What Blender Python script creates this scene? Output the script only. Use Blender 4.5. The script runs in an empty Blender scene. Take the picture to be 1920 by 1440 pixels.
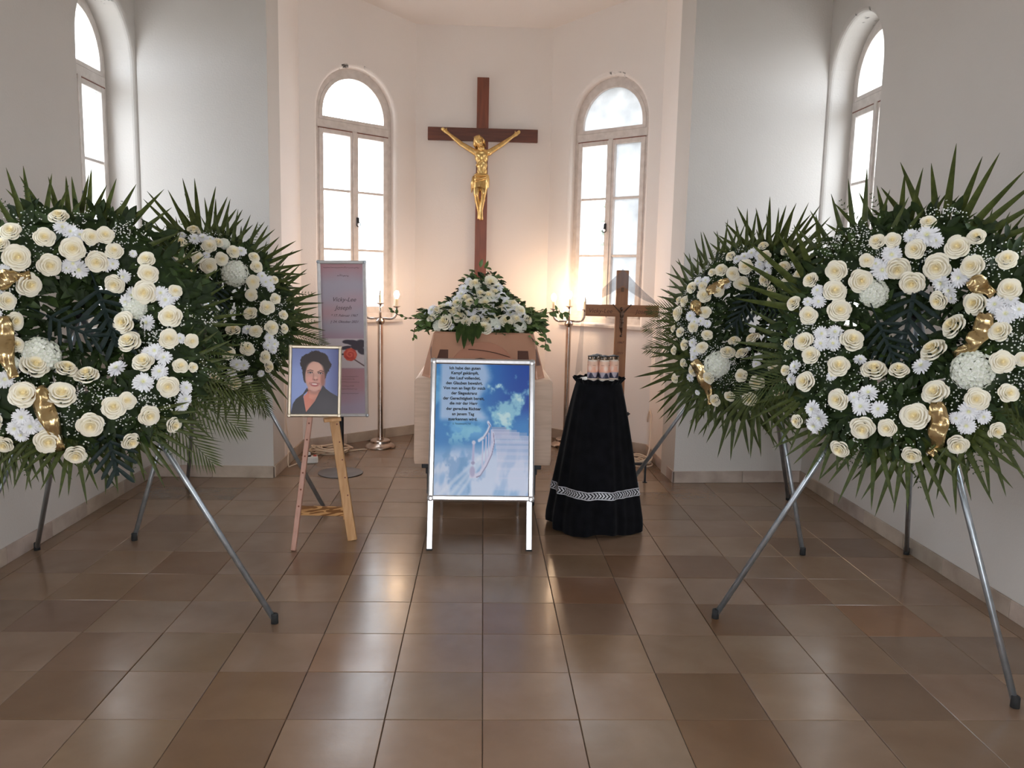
import bpy, math, random
import numpy as np
from mathutils import Vector, Matrix

SC = bpy.context.scene
COL = SC.collection
PI = math.pi
R = math.radians

# ------------------------------------------------------------------ camera
cam_d = bpy.data.cameras.new('camera')
cam_d.sensor_fit = 'HORIZONTAL'
cam_d.sensor_width = 36.0
cam_d.lens = 1508.4773 / 1920 * 36.0
cam_d.clip_start = 0.05
cam = bpy.data.objects.new('camera', cam_d)
COL.objects.link(cam)
_r = (0.9991399, -0.0353275, 0.0217112)
_d = (0.0169024, -0.1311373, -0.9912201)
_f = (0.0378645, 0.9907346, -0.1304274)
cam.matrix_world = Matrix(((_r[0], -_d[0], -_f[0], -0.02037),
                           (_r[1], -_d[1], -_f[1], -2.32374),
                           (_r[2], -_d[2], -_f[2], 1.35036), (0, 0, 0, 1)))
SC.camera = cam

# ------------------------------------------------------------------ world, exposure
SC.view_settings.view_transform = 'Standard'
SC.view_settings.look = 'None'
SC.view_settings.gamma = 1.0
SC.view_settings.use_curve_mapping = False
SC.view_settings.exposure = 0.8
try:
    SC.cycles.use_denoising = True
    SC.cycles.max_bounces = 12
    SC.cycles.diffuse_bounces = 7
    SC.cycles.transparent_max_bounces = 16
    SC.cycles.sample_clamp_indirect = 6.0
except Exception:
    pass
SKY = 7.0
world = bpy.data.worlds.new('overcast_sky')
SC.world = world
world.use_nodes = True
nt = world.node_tree
bg = nt.nodes['Background']
tc = nt.nodes.new('ShaderNodeTexCoord')
nz = nt.nodes.new('ShaderNodeTexNoise')
nz.inputs['Scale'].default_value = 3.0
nz.inputs['Detail'].default_value = 5.0
rp = nt.nodes.new('ShaderNodeValToRGB')
rp.color_ramp.elements[0].position = 0.35
rp.color_ramp.elements[0].color = (0.80, 0.89, 1.0, 1)
rp.color_ramp.elements[1].position = 0.65
rp.color_ramp.elements[1].color = (0.97, 0.985, 1.0, 1)
nt.links.new(tc.outputs['Generated'], nz.inputs['Vector'])
nt.links.new(nz.outputs['Fac'], rp.inputs['Fac'])
nt.links.new(rp.outputs['Color'], bg.inputs['Color'])
bg.inputs['Strength'].default_value = SKY

def portal(loc, rot, sx, sy):
    """light portal: only guides sky sampling through a real opening"""
    l = bpy.data.lights.new('window_portal', 'AREA')
    l.shape = 'RECTANGLE'
    l.size = sx
    l.size_y = sy
    l.cycles.is_portal = True
    o = bpy.data.objects.new('window_portal', l)
    o.location = loc
    o.rotation_euler = rot
    COL.objects.link(o)

# ------------------------------------------------------------------ materials
MATS = {}

def lin(c):
    return tuple(((x / 255 / 12.92) if x / 255 <= 0.04045 else ((x / 255 + 0.055) / 1.055) ** 2.4) for x in c)

def mat(name, c1, c2=None, rough=0.6, metal=0.0, scale=8.0, detail=4.0, bump=0.0, bscale=None, stretch=None,
        lo=0.35, hi=0.65, spec=0.5, sheen=0.0, coord='Object', rvar=0.0, sss=0.0, emit=None, objcol=0.0, distort=0.0, two=False):
    m = bpy.data.materials.new(name)
    m.use_nodes = True
    t = m.node_tree
    b = t.nodes['Principled BSDF']
    b.inputs['Roughness'].default_value = rough
    b.inputs['Metallic'].default_value = metal
    b.inputs['Specular IOR Level'].default_value = spec
    tcn = t.nodes.new('ShaderNodeTexCoord')
    mp = t.nodes.new('ShaderNodeMapping')
    if stretch:
        mp.inputs['Scale'].default_value = stretch
    t.links.new(tcn.outputs[coord], mp.inputs['Vector'])
    if objcol:
        oi = t.nodes.new('ShaderNodeObjectInfo')
        cb = t.nodes.new('ShaderNodeCombineXYZ')
        mu = t.nodes.new('ShaderNodeMath'); mu.operation = 'MULTIPLY'; mu.inputs[1].default_value = 37.0
        t.links.new(oi.outputs['Random'], mu.inputs[0])
        for k in range(3):
            t.links.new(mu.outputs[0], cb.inputs[k])
        t.links.new(cb.outputs[0], mp.inputs['Location'])
    nn = t.nodes.new('ShaderNodeTexNoise')
    nn.inputs['Scale'].default_value = scale
    nn.inputs['Detail'].default_value = detail
    nn.inputs['Distortion'].default_value = distort
    t.links.new(mp.outputs['Vector'], nn.inputs['Vector'])
    r = t.nodes.new('ShaderNodeValToRGB')
    r.color_ramp.elements[0].position = lo
    r.color_ramp.elements[1].position = hi
    r.color_ramp.elements[0].color = (*c1, 1)
    r.color_ramp.elements[1].color = (*(c2 or c1), 1)
    t.links.new(nn.outputs['Fac'], r.inputs['Fac'])
    out = r.outputs['Color']
    if objcol:
        mx = t.nodes.new('ShaderNodeMix'); mx.data_type = 'RGBA'; mx.blend_type = 'MULTIPLY'
        mx.inputs[0].default_value = 1.0
        t.links.new(out, mx.inputs[6])
        t.links.new(oi.outputs['Color'], mx.inputs[7])
        out = mx.outputs[2]
    t.links.new(out, b.inputs['Base Color'])
    if rvar:
        mr = t.nodes.new('ShaderNodeMapRange')
        mr.inputs['To Min'].default_value = max(0.02, rough - rvar)
        mr.inputs['To Max'].default_value = rough + rvar
        t.links.new(nn.outputs['Fac'], mr.inputs['Value'])
        t.links.new(mr.outputs[0], b.inputs['Roughness'])
    if bump:
        n2 = nn
        if bscale:
            n2 = t.nodes.new('ShaderNodeTexNoise')
            n2.inputs['Scale'].default_value = bscale
            n2.inputs['Detail'].default_value = 3.0
            t.links.new(mp.outputs['Vector'], n2.inputs['Vector'])
        bp = t.nodes.new('ShaderNodeBump')
        bp.inputs['Strength'].default_value = bump
        bp.inputs['Distance'].default_value = 0.01
        t.links.new(n2.outputs['Fac'], bp.inputs['Height'])
        t.links.new(bp.outputs['Normal'], b.inputs['Normal'])
    if sheen:
        b.inputs['Sheen Weight'].default_value = sheen
    if sss:
        b.inputs['Subsurface Weight'].default_value = sss
        b.inputs['Subsurface Radius'].default_value = (0.02, 0.015, 0.01)
        b.inputs['Subsurface Scale'].default_value = 0.3
    if emit:
        b.inputs['Emission Color'].default_value = (*emit[0], 1)
        b.inputs['Emission Strength'].default_value = emit[1]
    MATS[name] = m
    return m

def vcol_mat(name, rough=0.35, spec=0.5):
    m = bpy.data.materials.new(name)
    m.use_nodes = True
    t = m.node_tree
    b = t.nodes['Principled BSDF']
    b.inputs['Roughness'].default_value = rough
    b.inputs['Specular IOR Level'].default_value = spec
    a = t.nodes.new('ShaderNodeAttribute')
    a.attribute_name = 'print'
    t.links.new(a.outputs['Color'], b.inputs['Base Color'])
    return m

def pane_mat(name, milk, tint, noise=4.0, clear=(0.97, 0.97, 0.97)):
    m = bpy.data.materials.new(name)
    m.use_nodes = True
    t = m.node_tree
    for n in list(t.nodes):
        if n.type != 'OUTPUT_MATERIAL':
            t.nodes.remove(n)
    o = [n for n in t.nodes if n.type == 'OUTPUT_MATERIAL'][0]
    tcn = t.nodes.new('ShaderNodeTexCoord')
    nn = t.nodes.new('ShaderNodeTexNoise')
    nn.inputs['Scale'].default_value = noise
    nn.inputs['Detail'].default_value = 5
    t.links.new(tcn.outputs['Object'], nn.inputs['Vector'])
    r = t.nodes.new('ShaderNodeValToRGB')
    r.color_ramp.elements[0].position = 0.3
    r.color_ramp.elements[0].color = (*tint, 1)
    r.color_ramp.elements[1].position = 0.7
    r.color_ramp.elements[1].color = (*clear, 1)
    t.links.new(nn.outputs['Fac'], r.inputs['Fac'])
    tr = t.nodes.new('ShaderNodeBsdfTransparent')
    tl = t.nodes.new('ShaderNodeBsdfTranslucent')
    gl = t.nodes.new('ShaderNodeBsdfGlossy')
    gl.inputs['Roughness'].default_value = 0.15
    t.links.new(r.outputs['Color'], tr.inputs['Color'])
    t.links.new(r.outputs['Color'], tl.inputs['Color'])
    m1 = t.nodes.new('ShaderNodeMixShader'); m1.inputs[0].default_value = milk
    t.links.new(tr.outputs[0], m1.inputs[1]); t.links.new(tl.outputs[0], m1.inputs[2])
    m2 = t.nodes.new('ShaderNodeMixShader'); m2.inputs[0].default_value = 0.05
    t.links.new(m1.outputs[0], m2.inputs[1]); t.links.new(gl.outputs[0], m2.inputs[2])
    t.links.new(m2.outputs[0], o.inputs['Surface'])
    return m

def sheer_mat(name, col, alpha):
    m = bpy.data.materials.new(name)
    m.use_nodes = True
    t = m.node_tree
    b = t.nodes['Principled BSDF']
    b.inputs['Base Color'].default_value = (*col, 1)
    b.inputs['Roughness'].default_value = 0.8
    wv = t.nodes.new('ShaderNodeTexNoise'); wv.inputs['Scale'].default_value = 30
    mr = t.nodes.new('ShaderNodeMapRange')
    mr.inputs['To Min'].default_value = alpha * 0.7
    mr.inputs['To Max'].default_value = alpha * 1.3
    t.links.new(wv.outputs['Fac'], mr.inputs['Value'])
    t.links.new(mr.outputs[0], b.inputs['Alpha'])
    return m

def radial_mat(name, cin, cout, r1, rough=0.55, sss=0.0, axis_only=False):
    """colour runs from the heart of the blossom to its rim (the flower's own colour)"""
    m = bpy.data.materials.new(name)
    m.use_nodes = True
    t = m.node_tree
    b = t.nodes['Principled BSDF']
    b.inputs['Roughness'].default_value = rough
    b.inputs['Specular IOR Level'].default_value = 0.25
    a = t.nodes.new('ShaderNodeAttribute'); a.attribute_name = 'rad'
    r = t.nodes.new('ShaderNodeValToRGB')
    r.color_ramp.elements[0].color = (*cin, 1)
    r.color_ramp.elements[1].color = (*cout, 1)
    r.color_ramp.elements[1].position = r1
    t.links.new(a.outputs['Fac'], r.inputs['Fac'])
    t.links.new(r.outputs['Color'], b.inputs['Base Color'])
    if sss:
        b.inputs['Subsurface Weight'].default_value = sss
        b.inputs['Subsurface Radius'].default_value = (0.01, 0.008, 0.005)
        b.inputs['Subsurface Scale'].default_value = 0.5
    return m

# ------------------------------------------------------------------ mesh builder
MW = {}

class MB:
    def __init__(s):
        s.v = []; s.f = []; s.mi = []; s.cur = 0; s.rad = []; s.r = 0.0
    def add(s, vs, fs):
        b = len(s.v)
        s.v.extend([tuple(v) for v in vs])
        s.rad.extend([s.r] * len(vs))
        for f in fs:
            s.f.append(tuple(b + i for i in f)); s.mi.append(s.cur)
    def box(s, c, d, M=None):
        x, y, z = d[0] / 2, d[1] / 2, d[2] / 2
        vs = [Vector((sx * x, sy * y, sz * z)) for sx in (-1, 1) for sy in (-1, 1) for sz in (-1, 1)]
        if M is not None:
            vs = [M @ v for v in vs]
        c = Vector(c)
        s.add([v + c for v in vs], [(0, 1, 3, 2), (4, 6, 7, 5), (0, 4, 5, 1), (2, 3, 7, 6), (0, 2, 6, 4), (1, 5, 7, 3)])
        return s
    def lohi(s, lo, hi):
        return s.box([(a + b) / 2 for a, b in zip(lo, hi)], [abs(b - a) for a, b in zip(lo, hi)])
    def bar(s, p, q, w, h, up=(0, 0, 1), w2=None, h2=None):
        p = Vector(p); q = Vector(q); d = (q - p).normalized()
        u = Vector(up)
        x = d.cross(u)
        if x.length < 1e-5:
            x = d.cross(Vector((1, 0, 0)))
        x.normalize(); y = x.cross(d).normalized()
        w2 = w if w2 is None else w2; h2 = h if h2 is None else h2
        vs = []
        for c, a, b in ((p, w, h), (q, w2, h2)):
            vs += [c + x * a / 2 + y * b / 2, c - x * a / 2 + y * b / 2, c - x * a / 2 - y * b / 2, c + x * a / 2 - y * b / 2]
        s.add(vs, [(0, 1, 2, 3), (7, 6, 5, 4), (0, 4, 5, 1), (1, 5, 6, 2), (2, 6, 7, 3), (3, 7, 4, 0)])
        return s
    def loft(s, rings, closed=True, caps=True):
        n = len(rings[0]); vs = [p for r in rings for p in r]; fs = []
        for i in range(len(rings) - 1):
            for j in range(n if closed else n - 1):
                k = (j + 1) % n
                fs.append((i * n + j, i * n + k, (i + 1) * n + k, (i + 1) * n + j))
        if caps and closed:
            fs.append(tuple(range(n - 1, -1, -1)))
            fs.append(tuple((len(rings) - 1) * n + j for j in range(n)))
        s.add(vs, fs)
        return s
    def tube(s, path, r, n=8, caps=True):
        P = [Vector(p) for p in path]
        rs = r if isinstance(r, (list, tuple)) else [r] * len(P)
        rings = []; prev = None
        for i, p in enumerate(P):
            t = (P[min(i + 1, len(P) - 1)] - P[max(i - 1, 0)]).normalized()
            if prev is None:
                a = Vector((0, 0, 1)) if abs(t.z) < 0.9 else Vector((1, 0, 0))
                x = t.cross(a).normalized()
            else:
                x = (prev - t * prev.dot(t)).normalized()
            prev = x; y = t.cross(x)
            rings.append([p + (x * math.cos(k * 2 * PI / n) + y * math.sin(k * 2 * PI / n)) * rs[i] for k in range(n)])
        return s.loft(rings, True, caps)
    def lathe(s, prof, n=24, c=(0, 0, 0), M=None):
        c = Vector(c); rings = []
        for r, z in prof:
            ring = [Vector((r * math.cos(k * 2 * PI / n), r * math.sin(k * 2 * PI / n), z)) for k in range(n)]
            if M is not None:
                ring = [M @ v for v in ring]
            rings.append([v + c for v in ring])
        return s.loft(rings)
    def ell(s, c, rad, n=12, m=8, M=None):
        c = Vector(c); rings = []
        for i in range(m + 1):
            th = PI * i / m
            rr = max(math.sin(th), 0.02)
            ring = [Vector((rad[0] * rr * math.cos(k * 2 * PI / n), rad[1] * rr * math.sin(k * 2 * PI / n), -rad[2] * math.cos(th))) for k in range(n)]
            if M is not None:
                ring = [M @ v for v in ring]
            rings.append([v + c for v in ring])
        return s.loft(rings)
    def capsule(s, p, q, r1, r2, n=10, flat=1.0):
        p = Vector(p); q = Vector(q); d = q - p; L = d.length; d.normalize()
        path = []; rs = []
        for a in (80, 60, 35, 0):
            path.append(p - d * r1 * math.sin(R(a))); rs.append(r1 * math.cos(R(a)))
        for a in (0, 35, 60, 80):
            path.append(q + d * r2 * math.sin(R(a))); rs.append(r2 * math.cos(R(a)))
        return s.tube(path, rs, n)
    def prism(s, poly, z0, z1):
        return s.loft([[(x, y, z0) for x, y in poly], [(x, y, z1) for x, y in poly]])
    def grid(s, pts):
        n = len(pts); m = len(pts[0])
        s.add([p for r in pts for p in r], [(i * m + j, i * m + j + 1, (i + 1) * m + j + 1, (i + 1) * m + j) for i in range(n - 1) for j in range(m - 1)])
        return s
    def mesh(s, name, mats, smooth=False, T=None):
        me = bpy.data.meshes.new(name)
        vs = s.v if T is None else [tuple(T @ Vector(v)) for v in s.v]
        me.from_pydata(vs, [], s.f)
        ms = mats if isinstance(mats, (list, tuple)) else [mats]
        for m in ms:
            me.materials.append(m)
        if len(ms) > 1:
            me.polygons.foreach_set('material_index', s.mi)
        if any(s.rad):
            a = me.attributes.new('rad', 'FLOAT', 'POINT')
            a.data.foreach_set('value', s.rad)
        if smooth:
            me.shade_smooth() if smooth is True else None
            if smooth is not True:
                me.shade_smooth()
                try:
                    me.set_sharp_from_angle(angle=R(smooth))
                except Exception:
                    pass
        me.update()
        return me
    def build(s, name, mats, parent=None, smooth=False, world=False):
        T = None
        if world and parent is not None:
            T = MW[parent.name].inverted()
        o = bpy.data.objects.new(name, s.mesh(name, mats, smooth, T))
        COL.objects.link(o)
        if parent is not None:
            o.parent = parent
            MW[o.name] = MW[parent.name].copy()
        else:
            MW[o.name] = Matrix.Identity(4)
        return o

def tag(o, label=None, cat=None, group=None, kind=None):
    if label: o['label'] = label
    if cat: o['category'] = cat
    if group: o['group'] = group
    if kind: o['kind'] = kind
    return o

def thing(name, label, cat, loc=(0, 0, 0), rotz=0.0, group=None, M=None, kind=None):
    o = bpy.data.objects.new(name, None)
    o.empty_display_size = 0.1
    COL.objects.link(o)
    m = M if M is not None else Matrix.Translation(loc) @ Matrix.Rotation(rotz, 4, 'Z')
    o.matrix_world = m
    MW[o.name] = m.copy()
    return tag(o, label, cat, group, kind)

def place(name, me, parent, M, color=None):
    o = bpy.data.objects.new(name, me)
    COL.objects.link(o)
    if parent is not None:
        o.parent = parent
        MW[o.name] = MW[parent.name] @ M
    else:
        MW[o.name] = M.copy()
    o.matrix_local = M if parent is not None else M
    if color: o.color = color
    return o

def bevel(o, w, seg=2):
    b = o.modifiers.new('edge', 'BEVEL'); b.width = w; b.segments = seg; b.limit_method = 'ANGLE'
    return o

def text(body, parent, M, size, m, name='lettering', align='CENTER', shear=0.0, ext=0.0003, spacing=1.0, sx=1.0, bold=0.0):
    c = bpy.data.curves.new(name, 'FONT')
    c.body = body; c.size = size; c.align_x = align; c.align_y = 'CENTER'
    c.shear = shear; c.extrude = ext; c.space_character = spacing; c.resolution_u = 3
    c.materials.append(m)
    c.offset = bold
    tmp = bpy.data.objects.new(name, c)
    me = bpy.data.meshes.new_from_object(tmp)
    bpy.data.objects.remove(tmp)
    o = bpy.data.objects.new(name, me)
    COL.objects.link(o)
    if parent is not None:
        o.parent = parent
    o.matrix_local = M @ Matrix.Diagonal((sx, 1, 1, 1))
    return o

def frame(o, x, y, z):
    return Matrix(((x[0], y[0], z[0], o[0]), (x[1], y[1], z[1], o[1]), (x[2], y[2], z[2], o[2]), (0, 0, 0, 1)))

def face_to(n, roll=0.0, up=Vector((0, 0, 1))):
    n = Vector(n).normalized()
    x = up.cross(n)
    if x.length < 1e-4: x = Vector((1, 0, 0))
    x.normalize(); y = n.cross(x)
    return (frame((0, 0, 0), x, y, n) @ Matrix.Rotation(roll, 4, 'Z'))

# -- palettes
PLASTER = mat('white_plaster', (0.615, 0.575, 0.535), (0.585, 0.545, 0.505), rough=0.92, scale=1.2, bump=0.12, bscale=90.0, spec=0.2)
PLASTER_LIT = mat('white_plaster_apse_lit', (0.87, 0.81, 0.765), (0.845, 0.78, 0.735), rough=0.92, scale=1.2, bump=0.10, bscale=90.0, spec=0.2)  # nave plaster lightened and warmed, standing in for brighter light in the apse
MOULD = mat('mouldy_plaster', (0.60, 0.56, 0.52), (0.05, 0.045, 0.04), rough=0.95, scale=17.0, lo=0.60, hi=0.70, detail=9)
MOULD_APSE = mat('mouldy_apse_plaster', (0.86, 0.80, 0.755), (0.05, 0.045, 0.04), rough=0.95, scale=17.0, lo=0.58, hi=0.68, detail=9)  # mould specks over the apse base with its painted-in brightness
PAINT = mat('window_paint', (0.74, 0.675, 0.63), (0.64, 0.575, 0.53), rough=0.5, scale=20.0)
TILE = mat('sandstone_tile', (1.0, 0.97, 0.93), (0.80, 0.72, 0.63), rough=0.22, scale=4.0, detail=6, lo=0.32, hi=0.74, bump=0.035, bscale=40.0, rvar=0.07, objcol=1.0, distort=0.25, spec=0.85)
MORTAR = mat('tile_mortar', (0.17, 0.13, 0.10), (0.12, 0.09, 0.07), rough=0.9, scale=30)
SKIRTSTONE = mat('skirting_stone', (0.50, 0.42, 0.36), (0.36, 0.29, 0.24), rough=0.55, scale=7, detail=6, objcol=1.0, bump=0.05)
PANE = pane_mat('milky_pane', 0.06, (0.88, 0.93, 0.97))
PANE_DIRTY = pane_mat('dirty_pane', 0.992, (0.36, 0.365, 0.37), 5.0, (0.52, 0.525, 0.53))
IRON = mat('black_iron', (0.02, 0.02, 0.022), rough=0.45, metal=0.6)
ALU = mat('brushed_aluminium', (0.74, 0.74, 0.76), (0.66, 0.66, 0.68), rough=0.28, metal=1.0, scale=60, stretch=(1, 1, 12))
STEEL = mat('galvanised_tube', (0.46, 0.49, 0.52), (0.36, 0.39, 0.41), rough=0.38, metal=0.85, scale=25)
RUBBER = mat('black_rubber', (0.02, 0.02, 0.02), rough=0.8)
CHROME = mat('tarnished_nickel', (0.60, 0.52, 0.46), (0.44, 0.36, 0.31), rough=0.22, metal=1.0, scale=12)
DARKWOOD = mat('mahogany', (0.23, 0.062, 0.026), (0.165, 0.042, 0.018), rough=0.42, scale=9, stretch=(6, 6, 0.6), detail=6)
CROSSWOOD = mat('oiled_oak', (0.33, 0.135, 0.05), (0.25, 0.095, 0.035), rough=0.5, scale=9, stretch=(7, 7, 0.6), detail=5)
GOLD = mat('gilding', (0.86, 0.60, 0.26), (0.70, 0.45, 0.16), rough=0.32, metal=0.9, scale=30, bump=0.1, bscale=60)
BRONZE = mat('dark_bronze', (0.10, 0.055, 0.035), rough=0.4, metal=0.8)
PINE = mat('pine_wood', (0.62, 0.36, 0.17), (0.50, 0.26, 0.10), rough=0.5, scale=6, stretch=(9, 9, 1.0), detail=4)
PINE_GRAIN = mat('flame_grained_pine', (0.56, 0.30, 0.12), (0.20, 0.08, 0.02), rough=0.5, scale=3, stretch=(2.2, 6, 26), lo=0.47, hi=0.53, detail=1, distort=0.8)
PINKWOOD = mat('pinkish_beech', (0.56, 0.31, 0.24), (0.49, 0.26, 0.19), rough=0.5, scale=8, stretch=(8, 8, 1))
PALEWOOD = mat('pale_coffin_wood', (0.76, 0.56, 0.43), (0.67, 0.48, 0.355), rough=0.6, scale=7, stretch=(1.0, 1.0, 9), detail=5)
COPPER = mat('copper_lacquer', (0.60, 0.33, 0.22), (0.55, 0.295, 0.195), rough=0.22, metal=0.35, scale=3)
COPPERDARK = mat('dark_copper', (0.13, 0.06, 0.045), rough=0.3, metal=0.4)
COPPERARCH = mat('rose_copper', (0.54, 0.26, 0.175), rough=0.3, metal=0.35)
BLACKCLOTH = mat('black_velvet', (0.004, 0.004, 0.005), (0.007, 0.007, 0.009), rough=0.95, scale=20, spec=0.06, sheen=0.06)
BRAID = mat('silver_braid', (0.62, 0.62, 0.66), (0.48, 0.48, 0.52), rough=0.5, metal=0.1, scale=40)
WHITEPL = mat('white_plastic', (0.78, 0.78, 0.76), rough=0.4)
REDPL = mat('red_plastic', (0.55, 0.06, 0.04), rough=0.4)
CORD = mat('beige_cord', (0.80, 0.66, 0.52), rough=0.6)
INK = mat('black_ink', (0.02, 0.022, 0.035), rough=0.6, spec=0.2)
SOFTINK = mat('grey_ink', (0.10, 0.075, 0.085), rough=0.6, spec=0.2)
ENGRAVE = mat('burnt_lettering', (0.10, 0.032, 0.014), rough=0.7)
CREAM = mat('candle_sleeve', (0.82, 0.70, 0.50), rough=0.5)
BULB = mat('lit_bulb', (1, 0.9, 0.75), rough=0.3, emit=((1.0, 0.68, 0.42), 118.0))
BULB_OFF = mat('unlit_bulb', (0.75, 0.72, 0.68), rough=0.1)
LEAF = mat('dark_leaf', (0.024, 0.042, 0.010), (0.012, 0.022, 0.006), rough=0.55, scale=30, spec=0.2)
LEAF2 = mat('mid_leaf', (0.046, 0.078, 0.018), (0.024, 0.044, 0.010), rough=0.5, scale=30, spec=0.25)
IVY = mat('ivy_leaf', (0.13, 0.20, 0.055), (0.06, 0.105, 0.028), rough=0.45, scale=25, spec=0.35)
PALM = mat('palm_green', (0.072, 0.090, 0.018), (0.038, 0.050, 0.010), rough=0.45, scale=18, spec=0.22)
BLUELEAF = mat('bluish_leaf', (0.012, 0.026, 0.022), (0.006, 0.014, 0.012), rough=0.5, scale=14, spec=0.22)
ROSE = radial_mat('cream_rose', lin((250, 236, 188)), lin((252, 246, 228)), 0.7, sss=0.0)
MUM = radial_mat('white_chrysanthemum', lin((226, 226, 170)), lin((248, 248, 250)), 0.30)
HYD = radial_mat('white_hydrangea', lin((215, 222, 195)), lin((246, 247, 238)), 0.8)
GYP = mat('gypsophila', lin((240, 240, 236)), rough=0.7)
RIBBON = mat('gold_foil', (0.66, 0.50, 0.26), (0.50, 0.35, 0.16), rough=0.22, metal=0.85, scale=20, bump=0.25, bscale=25)
PRINT = vcol_mat('matt_print', 0.35, 0.4)
VEIL = sheer_mat('grey_tulle', (0.30, 0.28, 0.30), 0.34)

# ================================================================== THE ROOM
XL, XR, YF, YB = -2.19, 2.185, 2.955, -5.0
YFR = 3.015
JL, JR, YA = -1.39, 1.29, 3.835
BL, BR, YBK = (-0.597, 4.541), (0.52, 4.541), 4.541
HN = 4.4

def arch_outline(s0, w, zs, zsp, e=0.0, n=20):
    pts = [(s0 - w - e, zs - e), (s0 - w - e, zsp)]
    pts += [(s0 - (w + e) * math.cos(PI * i / n), zsp + (w + e) * math.sin(PI * i / n)) for i in range(1, n)]
    pts += [(s0 + w + e, zsp), (s0 + w + e, zs - e)]
    return pts

def wall(name, P, Q, z0, z1, openings=(), th=0.35, inside=(0, 0.5), ext=0.0, material=PLASTER, r=0.03):
    P = Vector((P[0], P[1], 0)); Q = Vector((Q[0], Q[1], 0))
    t = (Q - P).normalized(); L = (Q - P).length
    nrm = Vector((t.y, -t.x, 0))
    if nrm.dot(Vector((inside[0], inside[1], 0)) - P) > 0:
        nrm = -nrm                                    # nrm points out of the room
    W = lambda s, d, z: P + t * s + nrm * d + Vector((0, 0, z))
    b = MB()
    def sheet(d, e, sa, sb):
        cur = sa
        for (s0, w, zs, zsp) in sorted(openings):
            o = arch_outline(s0, w, zs, zsp, e)
            a, c = s0 - w - e, s0 + w + e
            quad = lambda p: b.add([W(x, d, z) for x, z in p], [(0, 1, 2, 3)])
            quad([(cur, z0), (a, z0), (a, z1), (cur, z1)])
            quad([(a, z0), (c, z0), (c, zs - e), (a, zs - e)])
            arc = o[1:-1]
            for i in range(len(arc) - 1):
                p, q = arc[i], arc[i + 1]
                quad([p, q, (q[0], z1), (p[0], z1)])
            cur = c
        b.add([W(x, d, z) for x, z in [(cur, z0), (sb, z0), (sb, z1), (cur, z1)]], [(0, 1, 2, 3)])
    sheet(0, r, 0, L)
    sheet(th, 0, -ext, L + ext)
    for (s0, w, zs, zsp) in openings:
        rings = []
        for e, d in ((r, 0), (r * 0.62, r * 0.08), (r * 0.29, r * 0.29), (r * 0.08, r * 0.62), (0, r), (0, th)):
            rings.append([W(x, d, z) for x, z in arch_outline(s0, w, zs, zsp, e)])
        n = len(rings[0])
        for i in range(len(rings) - 1):
            for j in range(n):
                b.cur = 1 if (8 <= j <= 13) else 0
                k = (j + 1) % n
                b.add([rings[i][j], rings[i][k], rings[i + 1][k], rings[i + 1][j]], [(0, 1, 2, 3)])
        b.cur = 0
    for sa, so in ((0, -ext), (L, L + ext)):
        b.add([W(sa, 0, z0), W(so, th, z0), W(so, th, z1), W(sa, 0, z1)], [(0, 1, 2, 3)])
    for z in (z0, z1):
        b.add([W(0, 0, z), W(L, 0, z), W(L + ext, th, z), W(-ext, th, z)], [(0, 1, 2, 3)])
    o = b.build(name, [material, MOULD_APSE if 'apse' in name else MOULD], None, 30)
    tag(o, kind='structure')
    return P, t, nrm

AWIN = 0.352
ALs, ARs = 0.505, 0.48
ZS, ZSP = 1.005, 2.575
walls = {}
SIDE = [(y - YB, 0.36, ZS, ZSP) for y in (-4.0, -1.85, 0.25)]
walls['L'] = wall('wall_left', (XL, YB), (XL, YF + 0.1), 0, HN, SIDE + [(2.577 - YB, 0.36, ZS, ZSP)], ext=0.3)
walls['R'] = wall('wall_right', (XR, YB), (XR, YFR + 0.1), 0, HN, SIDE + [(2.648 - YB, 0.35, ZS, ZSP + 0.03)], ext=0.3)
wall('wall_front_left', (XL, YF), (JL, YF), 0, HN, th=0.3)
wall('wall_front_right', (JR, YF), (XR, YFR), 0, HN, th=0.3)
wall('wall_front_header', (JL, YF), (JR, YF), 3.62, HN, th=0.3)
wall('wall_apse_left_jamb', (JL, YF + 0.299), (JL, YA), 0, 4.0, th=0.3, inside=(0, 3.4), material=PLASTER_LIT)
wall('wall_apse_right_jamb', (JR, YF + 0.299), (JR, YA), 0, 4.0, th=0.3, inside=(0, 3.4), material=PLASTER_LIT)
walls['AL'] = wall('wall_apse_left', (JL, YA), BL, 0, 4.0, [(ALs, AWIN, ZS, ZSP)], th=0.3, inside=(0, 3), ext=0.12, material=PLASTER_LIT)
walls['AR'] = wall('wall_apse_right', (JR, YA), BR, 0, 4.0, [(ARs, AWIN, ZS, ZSP)], th=0.3, inside=(0, 3), ext=0.12, material=PLASTER_LIT)
wall('wall_apse_back', BL, BR, 0, 4.0, th=0.3, inside=(0, 3), ext=0.12, material=PLASTER_LIT)
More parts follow.
